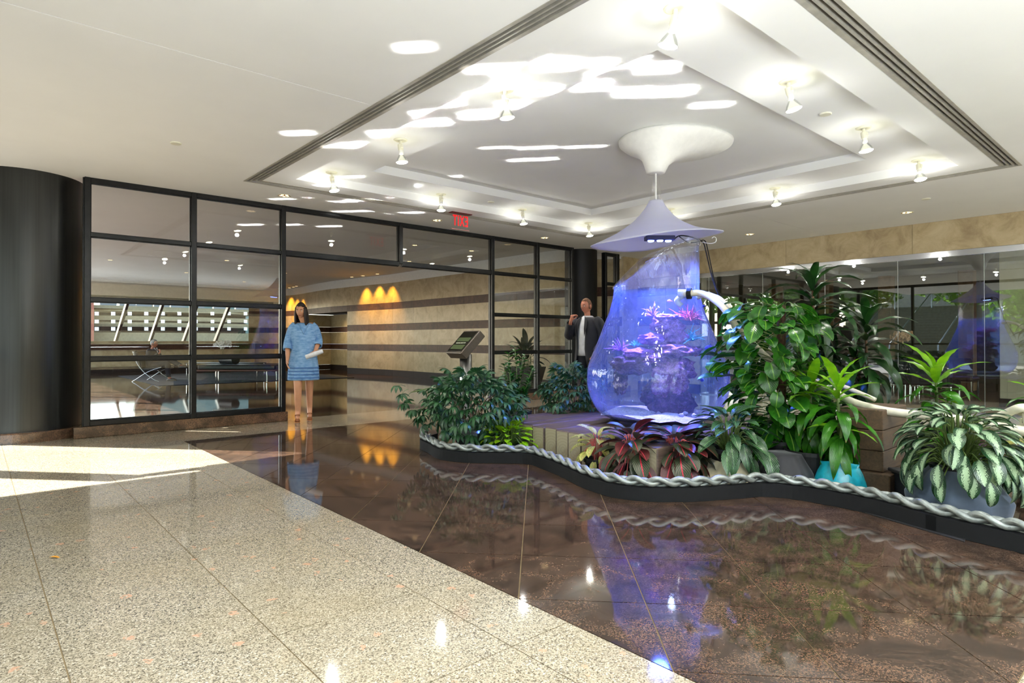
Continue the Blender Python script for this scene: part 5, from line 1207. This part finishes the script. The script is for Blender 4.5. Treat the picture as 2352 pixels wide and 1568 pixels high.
# local frame: -y towards the camera, +x to the right of the picture
RmW = figure(W, SKINW, .92, (-.035, -.05, 1.545), -.30, .16,
    legL=[(-.085, 0, .86), (-.075, -.10, .50), (-.075, -.02, .13), (-.08, -.09, .055), (-.08, -.17, .03)],
    legR=[(.085, 0, .86), (.08, .04, .50), (.085, .16, .16), (.085, .10, .06), (.085, .03, .03)],
    armL=[(-.15, 0, 1.34), (-.21, .01, 1.08), (-.215, -.12, .87)], armR=[(.15, 0, 1.34), (.205, .02, 1.10), (.15, -.17, .97)],
    handL=((-.02, -.25, -.95), (-1, 0, 0), (0, -1, 0), .35), handR=((-.15, -.9, -.1), (.2, 0, 1), (-1, -.1, 0), .9), sc=.93)
face_bits(W, RmW, .93, HAIRD, LIP); hair_shell(RmW, .93, HAIRD, W, .24, .30)
b = loft([(0, 0, 1.375, .10, .075), (0, 0, 1.35, .165, .09), (0, 0, 1.28, .185, .112), (0, -.01, 1.18, .178, .125), (0, 0, 1.05, .165, .115, .02, 9), (0, 0, .93, .178, .125, .03, 9), (0, 0, .82, .195, .135, .03, 11), (0, 0, .70, .205, .15, .04, 11), (0, 0, .60, .21, .155, .045, 11), (0, 0, .575, .21, .155, .045, 11)], 44)
solid(b.build('dress', DRESS, W, smooth=True))
b = loft([(0, 0, 0, .213, .158), (0, 0, .012, .213, .158)]); 
for z in (.60, .645, .69, .735): o = loft([(0, 0, z, .212-(z-.6)*.06, .158-(z-.6)*.06, .045, 11), (0, 0, z+.012, .214-(z-.6)*.06, .160-(z-.6)*.06, .045, 11), (0, 0, z+.022, .206-(z-.6)*.06, .152-(z-.6)*.06, .045, 11)], 44).build('hem_tuck', plain('dress_tuck', (70, 112, 170), .8) if 'dress_tuck' not in bpy.data.materials else bpy.data.materials['dress_tuck'], W, smooth=True)
for pts, rr in (([(-.10, 0, 1.34), (-.155, .0, 1.28), (-.205, .01, 1.12), (-.215, -.04, 1.0)], [.060, .056, .052, .056]), ([(.10, 0, 1.34), (.155, 0, 1.28), (.20, .02, 1.14), (.19, -.04, 1.05)], [.060, .056, .052, .056])):
    solid(sleeve(pts, rr).build('sleeve', DRESS, W, smooth=True))
b = MB(); b.tube([(-.07, -.085, 1.365), (0, -.13, 1.22), (.07, -.085, 1.365)], .010, 6); b.build('neckline', DRESS, W, smooth=True)
HEEL = plain('tan_sandal', (150, 92, 50), .5)
for sx_, fy, fz_ in ((-.08, -.10, 0), (.085, .07, .0)):
    b = MB(); b.rings([[Vector((sx_+w_*math.cos(2*PI*j/14), fy+yy+.035*math.sin(2*PI*j/14), zz)) for j in range(14)] for w_, yy, zz in ((.032, -.08, .0), (.034, -.08, .014))]); 
    b.rings([[Vector((sx_+w_*math.cos(2*PI*j/12), fy+.05+.022*math.sin(2*PI*j/12), zz)) for j in range(12)] for w_, zz in ((.016, 0), (.024, .055))])
    b.add([(sx_-.03, fy-.10, .004), (sx_+.03, fy-.10, .004), (sx_+.026, fy-.02, .022), (sx_-.026, fy-.02, .022), (sx_-.024, fy+.06, .058), (sx_+.024, fy+.06, .058)], [(0, 1, 2, 3), (3, 2, 5, 4), (3, 2, 1, 0), (4, 5, 2, 3)])
    b.tube([(sx_-.034, fy-.07, .012), (sx_-.02, fy-.07, .05), (sx_+.02, fy-.07, .05), (sx_+.034, fy-.07, .012)], .008, 6); b.tube([(sx_-.03, fy+.06, .06), (sx_-.03, fy+.0, .095), (sx_, fy-.02, .10), (sx_+.03, fy, .095), (sx_+.03, fy+.06, .06)], .006, 6)
    b.build('sandal', HEEL, W, smooth=False)
b = MB(); b.tube([(.03, -.27, .90), (.14, -.29, .94), (.25, -.26, .98)], [.030, .034, .028], 12); o = b.build('rolled_papers', SHIRT, None); o.matrix_world = Matrix.Translation((wp.x, wp.y, 0)) @ Matrix.Rotation(math.atan2(toC.x, -toC.y), 4, 'Z'); tag(o, 'rolled white papers held by the woman in the blue dress', 'papers')
# --- man in the dark suit
mp = atd(1350, 783, 9.2); fd = (-cR*.80-Vector((cF.x, cF.y, 0))*.6).normalized()
MN = thing('person', 'standing man in dark suit and white shirt before the slim column, hand at mouth', 'person', (mp.x, mp.y, 0), math.atan2(fd.x, -fd.y))
RmM = figure(MN, SKINM, 1.0, (0, -.03, 1.645), .0, .10,
    legL=[(-.09, 0, .92), (-.10, -.02, .52), (-.10, .03, .10), (-.10, -.03, .05), (-.10, -.14, .035)], legR=[(.09, 0, .92), (.11, .05, .52), (.11, .12, .10), (.11, .06, .05), (.11, -.05, .035)],
    armL=[(-.20, 0, 1.42), (-.27, -.12, 1.20), (-.10, -.26, 1.42)], armR=[(.20, 0, 1.42), (.27, .04, 1.14), (.24, -.12, .92)],
    handL=((.35, .10, .9), (-.3, -1, .2), (.6, .5, 0), 1.0), handR=((0, -.3, -.95), (1, 0, 0), (0, -1, 0), .5), sc=.98)
face_bits(MN, RmM, .98, HAIRS, LIP); hair_shell(RmM, .98, HAIRS, MN, 0, .27, 1.05)
def suit(t, sit=False):
    solid(loft([(0, 0, 1.50, .07, .06), (0, 0, 1.47, .12, .085), (0, 0, 1.44, .20, .10), (0, 0, 1.34, .215, .125), (0, 0, 1.15, .195, .13), (0, 0, .98, .195, .13), (0, 0, .90, .19, .13)], 36).build('shirt', SHIRT, t, smooth=True), .003)
    rs = []
    for cz, rx, ry, gap in ((1.475, .14, .10, .5), (1.43, .222, .118, .6), (1.34, .238, .142, .7), (1.15, .216, .148, .62), (1.0, .215, .148, .6), (.86, .23, .155, .75), (.78, .235, .158, .9)):
        rs.append([Vector((rx*math.sin(gap*.55+(2*PI-gap*1.1)*j/35), -ry*math.cos(gap*.55+(2*PI-gap*1.1)*j/35), cz)) for j in range(36)])
    b = MB(); b.rings(rs, close=False, cap=False); solid(b.build('jacket', SUIT, t, smooth=True), .008)
    for sgn in (-1, 1):
        b = MB(); b.add([(sgn*.035, -.10, 1.50), (sgn*.11, -.125, 1.42), (sgn*.12, -.152, 1.33), (sgn*.075, -.155, 1.18), (sgn*.055, -.142, 1.3)], [(0, 1, 2, 3, 4), (4, 3, 2, 1, 0)]); b.build('lapel', SUIT, t)
suit(MN)
for pts, rr in (([(-.16, 0, 1.43), (-.23, -.03, 1.36), (-.275, -.12, 1.20), (-.19, -.19, 1.31), (-.125, -.24, 1.39)], [.07, .074, .066, .056, .048]), ([(.16, 0, 1.43), (.225, .01, 1.36), (.275, .04, 1.14), (.245, -.10, .95)], [.07, .074, .062, .05])):
    solid(sleeve(pts, rr).build('sleeve', SUIT, MN, smooth=True))
for sx_, y1, y2 in ((-.10, -.02, .03), (.11, .05, .12)):
    b = MB(); b.tube(catmull([(sx_*.8, 0, 1.0), (sx_*.95, y1*.5, .74), (sx_, y1, .5), (sx_, y2, .07)], 4), rad_interp([.11, .10, .078, .07], 13), 16); b.build('trouser_leg', TROU, MN, smooth=True)
    b = MB(); b.rings([[Vector((sx_+.045*math.cos(2*PI*j/16)*k, y2-.07+.14*math.sin(2*PI*j/16)*k, z)) for j in range(16)] for k, z in ((1, 0), (1.02, .03), (.85, .06), (.5, .085))]); b.build('shoe', SHOE, MN, smooth=True)
# --- seated man far behind the glass
sd = Vector((cR.x, cR.y, 0)).normalized(); sp = atd(352, 783, 17.2)
SM = thing('person', 'grey-haired man in a dark suit seated in the lounge chair behind the glass', 'person', (sp.x, sp.y, 0), math.atan2(sd.x, -sd.y))
RmS = figure(SM, SKINM, 1.0, (0, -.02, 1.05), .0, .15, legL=[(-.1, -.02, .42), (-.11, -.42, .50), (-.11, -.50, .10), (-.11, -.57, .05), (-.11, -.66, .04)], legR=[(.1, -.02, .42), (.08, -.46, .56), (-.02, -.80, .42), (-.03, -.86, .40), (-.04, -.93, .42)],
    armL=[(-.19, .03, .84), (-.24, -.08, .62), (-.12, -.26, .80)], armR=[(.19, .03, .84), (.25, -.1, .60), (.15, -.34, .58)], handL=((.3, .25, .85), (-.3, -1, .2), (.6, .5, 0), 1.0), handR=((0, -1, .05), (0, 0, 1), (-1, 0, 0), .5), sc=1.0)
face_bits(SM, RmS, 1.0, HAIRG, LIP); hair_shell(RmS, 1.0, HAIRG, SM, 0, .3, 1.08)
solid(loft([(0, .0, .90, .09, .08), (0, .01, .86, .20, .12), (0, .02, .74, .235, .15), (0, .02, .55, .22, .16), (0, 0, .40, .22, .17)], 32).build('jacket', SUIT, SM, smooth=True))
b = MB(); b.tube([(-.07, -.06, .93), (0, -.125, .80), (.07, -.06, .93)], .016, 6); b.build('shirt_collar', SHIRT, SM)
for pts, rr in (([(-.15, .02, .85), (-.22, 0, .78), (-.245, -.08, .63), (-.15, -.22, .76)], [.07, .072, .062, .05]), ([(.15, .02, .85), (.22, 0, .78), (.25, -.1, .61), (.17, -.30, .58)], [.07, .072, .062, .05])): solid(sleeve(pts, rr).build('sleeve', SUIT, SM, smooth=True))
for pts in ([(-.1, .02, .43), (-.11, -.42, .50), (-.11, -.47, .30), (-.11, -.5, .12)], [(.1, .02, .43), (.08, -.45, .56), (.03, -.62, .5), (-.02, -.78, .43)]): b = MB(); b.tube(catmull(pts, 4), rad_interp([.11, .085, .07, .06], 13), 14); b.build('trouser_leg', TROU, SM, smooth=True)
for c in ((-.11, -.58, .05), (-.035, -.87, .40)): b = MB(); b.rings([[Vector((c[0]+.045*math.cos(2*PI*j/14)*k, c[1]+.14*math.sin(2*PI*j/14)*k, c[2]-.045+z)) for j in range(14)] for k, z in ((1, 0), (1, .04), (.6, .08))]); b.build('shoe', SHOE, SM, smooth=True)
#@@FURNITURE
# ------------------------------------------------------------------ furniture
# lounge chair with crossed flat-bar frame, back towards the left
CH = thing('lounge_chair', 'chrome X-framed black leather lounge chair the grey-haired man sits in', 'lounge chair', (sp.x, sp.y, 0), math.atan2(sd.x, -sd.y))
def xframe(t, w=.74):
    for sgn in (-1, 1):
        x = sgn*w/2; b = MB(); b.tube(catmull([(x, .36, .84), (x, .27, .55), (x, .05, .26), (x, -.22, .06), (x, -.38, .0)], 5), .011, 6); b.build('frame_bar', M['chrome'], t, smooth=True)
        b = MB(); b.tube(catmull([(x, -.42, .40), (x, -.2, .33), (x, .02, .23), (x, .25, .08), (x, .38, .0)], 5), .011, 6); b.build('frame_bar', M['chrome'], t, smooth=True)
    for y, z in ((.36, .83), (.1, .31), (-.41, .40)): b = MB(); b.tube([(-w/2, y, z), (w/2, y, z)], .010, 6); b.build('cross_bar', M['chrome'], t)
    b = MB(); Mx = Matrix.Translation((0, -.14, .36)) @ Matrix.Rotation(-.12, 4, 'X'); b.bbox((-.36, -.28, -.05), (.36, .28, .05), .03, M=Mx); b.build('seat_cushion', M['leather'], t)
    b = MB(); Mx = Matrix.Translation((0, .235, .60)) @ Matrix.Rotation(-.32, 4, 'X'); b.bbox((-.36, -.05, -.26), (.36, .05, .26), .03, M=Mx); b.build('back_cushion', M['leather'], t)
xframe(CH)
RG = MB(); RG.bbox((3.6, 16.9, .001), (9.0, 22.5, .012), .003); tag(RG.build('rug', M['rug'], None), 'dark navy rug lying under the lounge furniture in the far lobby', 'rug')
bp = atd(548, 783, 17.0); BN = thing('daybed', 'long low black leather daybed on chrome legs on the navy rug', 'daybed', (bp.x, bp.y, .013), KR+.02)
b = MB(); b.bbox((-.95, -.42, .33), (1.15, .42, .46), .03); b.build('mattress', M['leather'], BN); b = MB(); b.bbox((-.97, -.43, .285), (1.17, .43, .33), .008); b.build('wood_frame', plain('rosewood', (92, 50, 36), .4), BN)
for x, y in ((-.40, -.36), (.90, -.36), (-.74, .30), (.95, .30)): b = MB(); b.lathe([(.016, 0), (.016, .29)], 10, c=(x, y, 0)); b.build('leg', M['chrome'], BN)
b = MB(); b.tube([(-.48, .10, .60), (.0, -.20, .60)], .135, 24); b.build('bolster', M['leather'], BN, smooth=False)
op = atd(512, 783, 18.6); CT = thing('low_table', 'low dark table behind the daybed carrying the white orchid', 'table', (op.x, op.y, .013), KR)
b = MB(); b.bbox((-1.0, -.35, .43), (1.2, .35, .45), .004); b.build('table_top', M['leather'], CT)
for x, y in ((-.95, -.3), (1.15, -.3), (-.95, .3), (1.15, .3)): b = MB(); b.lathe([(.014, 0), (.014, .43)], 8, c=(x, y, 0)); b.build('leg', M['chrome'], CT)
def orchid(loc, z0, fl_m, label, n=16, sc=1.0, potm='pot', span=.35):
    t = thing('potted_orchid', label, 'orchid', (loc.x, loc.y, z0)); r_ = random.Random(3)
    b = MB(); b.lathe([(.001, 0), (.07, 0), (.09, .14), (.08, .14), (.001, .12)], 18); b.build('pot', M[potm], t)
    lf = leaf_mesh('orchid_leaf', LM['drac'], .24, .08, 1.1, .12, 'oval', 8)
    for k in range(5): link('leaf', lf, t, (0, 0, .13), leafrot(k*1.3, .7-.1*k), sc)
    pm2 = MB()
    for k in range(5):
        a = k*2*PI/5; c = Vector((.022*math.cos(a), .022*math.sin(a), .003)); pm2.rings([[c+Vector((.0, 0, 0))+Vector((r*.9*math.cos(2*PI*j/7), r*math.sin(2*PI*j/7), h)) for j in range(7)] for r, h in ((.019, .0), (.012, .004), (.001, .005))])
    fm = pm2.mesh('flower', fl_m, True)
    for s_ in (-1, 1):
        top = cR*(s_*span)+Vector((0, 0, .52)); pts = catmull([(0, 0, .12), cR*(s_*.03)+Vector((0, 0, .42)), cR*(s_*span*.45)+Vector((0, 0, .60)), top], 6)
        b = MB(); b.tube(pts, .0045, 5); b.build('flower_stem', M['gstem'], t, smooth=True)
        for i in range(n):
            p_ = pts[8+int((len(pts)-9)*i/(n-1))]+Vector((r_.gauss(0, .035), r_.gauss(0, .035), r_.gauss(0, .03))); link('flower', fm, t, p_, Euler((PI/2+r_.uniform(-.5, .5), r_.uniform(-.4, .4), KR+r_.uniform(-.8, .8))), sc*r_.uniform(1.2, 1.7))
    return t
orchid(op, .465, plain('white_petal', (240, 240, 238), .5, var=.02), 'white orchid with two arching sprays on the low table in the far lobby', 14, 1.15, span=.22)
# planter shrubs against the slanted windows
sl = leaf_mesh('spiky_leaf', LM['asp'], .55, .09, .8, .1, 'lance', 7)
for k, (x, lab) in enumerate(((3.6, 'first from the left'), (4.9, 'second from the left'), (6.6, 'second from the right'), (7.9, 'nearest the curved stone wall'))):
    t = thing('spiky_shrub', 'dark spiky shrub in the planting under the slanted far windows, ' + lab, 'shrub', (x, 26.4, .3), 0, 'spiky shrubs under the far windows'); b = MB(); b.lathe([(.001, 0), (.2, 0), (.24, .3), (.001, .28)], 16); b.build('tub', M['pot'], t); b = MB(); b.tube([(0, 0, .25), (0, 0, .45)], .03, 6); b.build('stem', M['stem'], t)
    for i in range(16): link('leaf', sl, t, (0, 0, .42), leafrot(i*2.4, 1.2-.07*i), rnd.uniform(.7, 1.1))
    t.location.z = 0.0
# directory stand
kp_ = atd(1070, 783, 9.3); KS = thing('directory_stand', 'steel post with a tilted screen reading directory text, in front of the stone wall', 'directory stand', (kp_.x, kp_.y, 0), 0)
b = MB(); b.lathe([(.20, 0), (.20, .012), (.10, .02)], 36); b.build('foot_plate', M['steel'], KS); b = MB(); b.lathe([(.092, .0), (.092, .92)], 36); b.build('post', M['steel'], KS, smooth=True)
Mk = Matrix.Translation((.0, .02, 1.07)) @ Matrix.Rotation(math.radians(-100), 4, 'Z') @ Matrix.Rotation(math.radians(-44), 4, 'X')      # local -y is the face
b = MB(); b.bbox((-.25, -.06, -.235), (.25, .07, .235), .008, M=Mk); b.build('housing', plain('bronze_grey_metal', (92, 84, 74), .45, .4), KS)
b = MB(); b.bbox((-.222, -.066, -.205), (.222, -.058, .205), .002, M=Mk); sc_ = b.build('screen', plain('dark_screen', (20, 22, 16), .12, var=0), KS)
grn = emit('screen_green', (60, 72, 44), .5); wht = emit('screen_text', (170, 176, 150), .5)
for z0, z1 in ((.0, .08), (-.16, -.07)): b = MB(); b.box((-.19, -.0675, z0), (.19, -.0665, z1), M=Mk); b.build('menu_panel', grn, sc_)
text_mesh('BUILDING DIRECTORY', .030, .0006, wht, 'lettering', sc_, Mk @ Matrix.Translation((0, -.0672, -.035)) @ Matrix.Rotation(PI/2, 4, 'X'))
# waiting room seating and orchid
def lounge(loc, rz, mat, lab, w=.62):
    t = thing('waiting_chair', lab, 'chair', loc, rz, 'chairs in the waiting room'); b = MB(); b.bbox((-w/2, -.28, .36), (w/2, .28, .46), .03); b.build('seat', M[mat], t)
    b = MB(); Mx = Matrix.Translation((0, .27, .60)) @ Matrix.Rotation(-.15, 4, 'X'); b.bbox((-w/2, -.045, -.20), (w/2, .045, .20), .03, M=Mx); b.build('backrest', M[mat], t)
    for sgn in (-1, 1):
        for y in (-.25, .27): b = MB(); b.lathe([(.012, 0), (.012, .36)], 8, c=(sgn*(w/2-.02), y, 0)); b.build('leg', M['chrome'], t)
        b = MB(); b.tube([(sgn*(w/2-.02), -.25, .345), (sgn*(w/2-.02), .27, .345)], .010, 6); b.build('rail', M['chrome'], t)
    b = MB(); b.tube([(-w/2+.02, .27, .345), (w/2-.02, .27, .345)], .010, 6); b.build('rail', M['chrome'], t)
ch = [(12.75, 5.05, 'leather', 'black waiting-room chair furthest left behind the glass, behind the dark dracaena leaves'), (12.75, 4.40, 'leather', 'black waiting-room chair, second from the left behind the glass'), (12.75, 3.75, 'leather', 'black waiting-room chair just left of the glass joint'), (12.75, 3.1, 'leather', 'black waiting-room chair right of the glass joint, next to the brown ones')]
for x, y, m_, lab in ch: lounge((x, y, 0), PI/2, m_, lab)
lounge((14.6, 3.3, 0), PI/2, 'brownleather', 'brown waiting-room chair behind the black ones, nearest the white screen', .8); lounge((14.6, 4.6, 0), PI/2, 'brownleather', 'brown waiting-room chair further left behind the black ones', .8)
wt = thing('side_table', 'dark side table carrying the peach orchid in the waiting room', 'table', (13.7, 3.85, 0)); b = MB(); b.bbox((-.25, -.25, .62), (.25, .25, .65), .004); b.build('table_top', M['leather'], wt)
for x in (-.2, .2):
    for y in (-.2, .2): b = MB(); b.lathe([(.012, 0), (.012, .62)], 8, c=(x, y, 0)); b.build('leg', M['chrome'], wt)
orchid(Vector((13.7, 3.85, 0)), .652, plain('peach_petal', (240, 190, 150), .5, var=.05), 'peach-coloured orchid standing behind the black waiting-room chairs', 14, 1.1, span=.14)
#@@EXTERIOR
# ------------------------------------------------------------------ outside
def at_y(px, py, Y): d = ray(px, py); return CAM+d*(Y/d.y)
GR = thing('parking_garage', 'long pale concrete parking garage with stacked open decks beyond the far windows', 'building', (0, 0, 0)); GY = 200
def band(py0, py1, x0=215, x1=640, dy=0, nm='deck_wall', m='concrete'):
    z0 = at_y(400, py1, GY).z; z1 = at_y(400, py0, GY).z; a = at_y(x0, 720, GY).x; c = at_y(x1, 720, GY).x; pts = []
    for k in range(13):
        u = k/12; pts.append((a+(c-a)*u, GY+dy+5*(u-.45)**2*4))
    b = MB(); poly = pts+[(x, y+.5) for x, y in reversed(pts)]; 
    for i in range(12): b.prism([pts[i], pts[i+1], (pts[i+1][0], pts[i+1][1]+.5), (pts[i][0], pts[i][1]+.5)], z0, z1)
    return b.build(nm, M[m], GR)
for a, c in ((708, 717), (727, 737), (741, 751), (764, 800)): band(a, c)
band(700, 800, dy=4, nm='deck_shadow', m='slot') if False else None
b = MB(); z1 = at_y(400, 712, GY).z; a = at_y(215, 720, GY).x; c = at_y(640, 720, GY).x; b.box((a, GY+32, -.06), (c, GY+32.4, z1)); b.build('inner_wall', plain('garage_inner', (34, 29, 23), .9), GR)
for py in (720, 738, 755):
    for px in range(222, 640, 38): p = at_y(px, py, GY-1.4); b = MB(); b.box((p.x-.5, GY-1.5, p.z-.5), (p.x+.5, GY-1.3, p.z+.5)); b.build('deck_sign', M['whitegloss'], GR)
b = MB(); a = at_y(215, 720, GY).x; c = at_y(640, 720, GY).x; b.box((a, GY+1.4, at_y(400, 709, GY).z-.4), (c, GY+32, at_y(400, 706, GY).z+.1)); b.build('roof_deck', M['concrete'], GR)
for k, px in enumerate((248, 292, 330, 370, 408, 452, 505, 555, 600)):
    p = at_y(px, 706, GY+3); t = thing('parked_car', 'small dark car parked on the top deck of the garage, number %d from the left' % (k+1) if k < 0 else 'small car parked on the roof deck of the garage', 'car', (p.x, GY+3, at_y(400, 706, GY).z+.1), 0, 'cars on the garage roof')
    b = MB(); b.rings([[Vector((x*sx, y, z)) for x, y in ((-2, -.8), (2, -.8), (2, .8), (-2, .8))] for sx, z in ((1, .0), (1.05, .45), (.95, .8))]); b.build('car_body', M['carpaint'], t); b = MB(); b.rings([[Vector((x*sx-.1, y, z)) for x, y in ((-1.2, -.7), (1.2, -.7), (1.2, .7), (-1.2, .7))] for sx, z in ((1, .8), (.7, 1.3))]); b.build('cabin', M['slot'], t)
OB = thing('office_block', 'distant green-glass office block rising over the garage', 'building', (0, 0, 0)); p0 = at_y(312, 700, 280); p1 = at_y(600, 690, 280)
b = MB(); b.box((p0.x, 280, -.06), (p1.x, 300, p1.z+22)); b.build('core', M['greyglass'], OB); b = MB(); b.box((p0.x-.3, 279.5, -.06), (p0.x+9, 280, p1.z+24)); b.build('stair_tower', M['concrete'], OB)  # raised and widened out of sight to block bright sky from the lobby floor
for k in range(14): b = MB(); z = p0.z-8+k*3.2; b.box((p0.x+9, 279.4, z), (p1.x, 279.9, z+.7)); b.build('spandrel', plain('spandrel_panel', (120, 134, 130), .6) if 'spandrel_panel' not in bpy.data.materials else bpy.data.materials['spandrel_panel'], OB)
BT = thing('brick_tower', 'narrow red brick tower at the left end of the garage', 'building', (0, 0, 0)); p0 = at_y(196, 700, GY-2); p1 = at_y(216, 690, GY-2); b = MB(); b.box((p0.x, GY-2, -.06), (p1.x, GY+4, p1.z)); b.build('shaft', M['brick'], BT); b = MB(); b.box((p0.x-.2, GY-2.2, p1.z), (p1.x+.2, GY+4, p1.z+.4)); b.build('parapet', M['concrete'], BT)
# garden steps, wall and trees the glass on the right mirrors
ST = struct('stairs_outside')
for k in range(20): b = MB(); b.bbox((-15-k*.40-.5, 9, -.06), (-15-k*.40, 15.5, .165*(k+1)), .01); b.build('step', M['concrete'], ST)
b = MB(); b.box((-20, -6, -.06), (-19.6, 9, 1.5)); b.box((-20, 15.5, -.06), (-19.6, 40, 1.5)); b.box((-40, -6, 1.4), (-23, 40, 1.5)); b.build('retaining_wall', plain('retaining_wall_white', (190, 188, 178), .8), ST)
for y in (9.2, 11.4, 13.4, 15.3): b = MB(); b.tube([(-14.6, y, .0), (-14.8, y, .95), (-22.6, y, 4.2), (-22.6, y, 3.2)], .04, 8); b.build('handrail', M['steel'], ST)
b = MB(); b.box((-34, 2, 1.5), (-33, 20, 7)); b.build('far_wall', plain('far_wall_grey', (150, 150, 146), .8), ST)
TR = MB(); r_ = random.Random(5)
for i in range(2600):
    u = r_.uniform(-1, 1); a = r_.uniform(0, 2*PI); s_ = math.sqrt(1-u*u); rr = r_.uniform(.55, 1.05); c = Vector((s_*math.cos(a)*2.6*rr, s_*math.sin(a)*2.6*rr, 3.9+u*2.5*rr)); e1 = Vector((r_.gauss(0, 1), r_.gauss(0, 1), r_.gauss(0, 1))).normalized()*.22; e2 = e1.cross(Vector((r_.gauss(0, 1), r_.gauss(0, 1), r_.gauss(0, 1)))).normalized()*.10
    TR.add([c-e1, c+e2, c+e1, c-e2], [(0, 1, 2, 3)], [(0, .5), (.5, 0), (1, .5), (.5, 1)])
trm = TR.mesh('crown', M['treeleaf']); tk = MB(); tk.tube([(0, 0, -.05), (.05, 0, 1.5), (0, .1, 4.5)], [.2, .16, .08], 10); tkm = tk.mesh('trunk', M['bark'], True)
for k, (x, y, s_) in enumerate(((-12, 4.5, .95), (-13, 16.5, 1.0), (-17, 1, 1.1), (-23, 5, 1.2), (-24, 10, 1.3), (-23, 15.5, 1.2), (-26, 20, 1.3), (-25, 0, 1.3), (-16, -4, 1.1), (-22, 26, 1.4), (-20, 33, 1.4), (3, -14, 1.1), (8, -15, 1.2), (-3, -14, 1.2), (12, -13, 1.1), (17, -14, 1.2))):
    t = thing('garden_tree', 'leafy green tree outside, mirrored in the frameless glass', 'tree', (x, y, -.06 if x > -19.6 else 1.5), k*1.1, 'garden trees'); t.scale = (s_,)*3; c_ = link('crown', trm, t); c_['kind'] = 'stuff'; link('trunk', tkm, t)
#@@BOUNCE
# ------------------------------------------------------------------ added area lamps standing in for sunlight thrown up by the polished floor
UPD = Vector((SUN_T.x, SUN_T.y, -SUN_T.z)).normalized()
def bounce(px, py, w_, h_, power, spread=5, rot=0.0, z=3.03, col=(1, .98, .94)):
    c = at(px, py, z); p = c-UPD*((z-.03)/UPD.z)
    l = bpy.data.lights.new('glint_lamp', 'AREA'); l.shape = 'RECTANGLE'; l.size = w_*1.45; l.size_y = h_*1.45; l.energy = power*w_*h_*2.1; l.color = col; l.spread = math.radians(spread)
    o = bpy.data.objects.new('glint_lamp', l); COL.objects.link(o); o.location = p
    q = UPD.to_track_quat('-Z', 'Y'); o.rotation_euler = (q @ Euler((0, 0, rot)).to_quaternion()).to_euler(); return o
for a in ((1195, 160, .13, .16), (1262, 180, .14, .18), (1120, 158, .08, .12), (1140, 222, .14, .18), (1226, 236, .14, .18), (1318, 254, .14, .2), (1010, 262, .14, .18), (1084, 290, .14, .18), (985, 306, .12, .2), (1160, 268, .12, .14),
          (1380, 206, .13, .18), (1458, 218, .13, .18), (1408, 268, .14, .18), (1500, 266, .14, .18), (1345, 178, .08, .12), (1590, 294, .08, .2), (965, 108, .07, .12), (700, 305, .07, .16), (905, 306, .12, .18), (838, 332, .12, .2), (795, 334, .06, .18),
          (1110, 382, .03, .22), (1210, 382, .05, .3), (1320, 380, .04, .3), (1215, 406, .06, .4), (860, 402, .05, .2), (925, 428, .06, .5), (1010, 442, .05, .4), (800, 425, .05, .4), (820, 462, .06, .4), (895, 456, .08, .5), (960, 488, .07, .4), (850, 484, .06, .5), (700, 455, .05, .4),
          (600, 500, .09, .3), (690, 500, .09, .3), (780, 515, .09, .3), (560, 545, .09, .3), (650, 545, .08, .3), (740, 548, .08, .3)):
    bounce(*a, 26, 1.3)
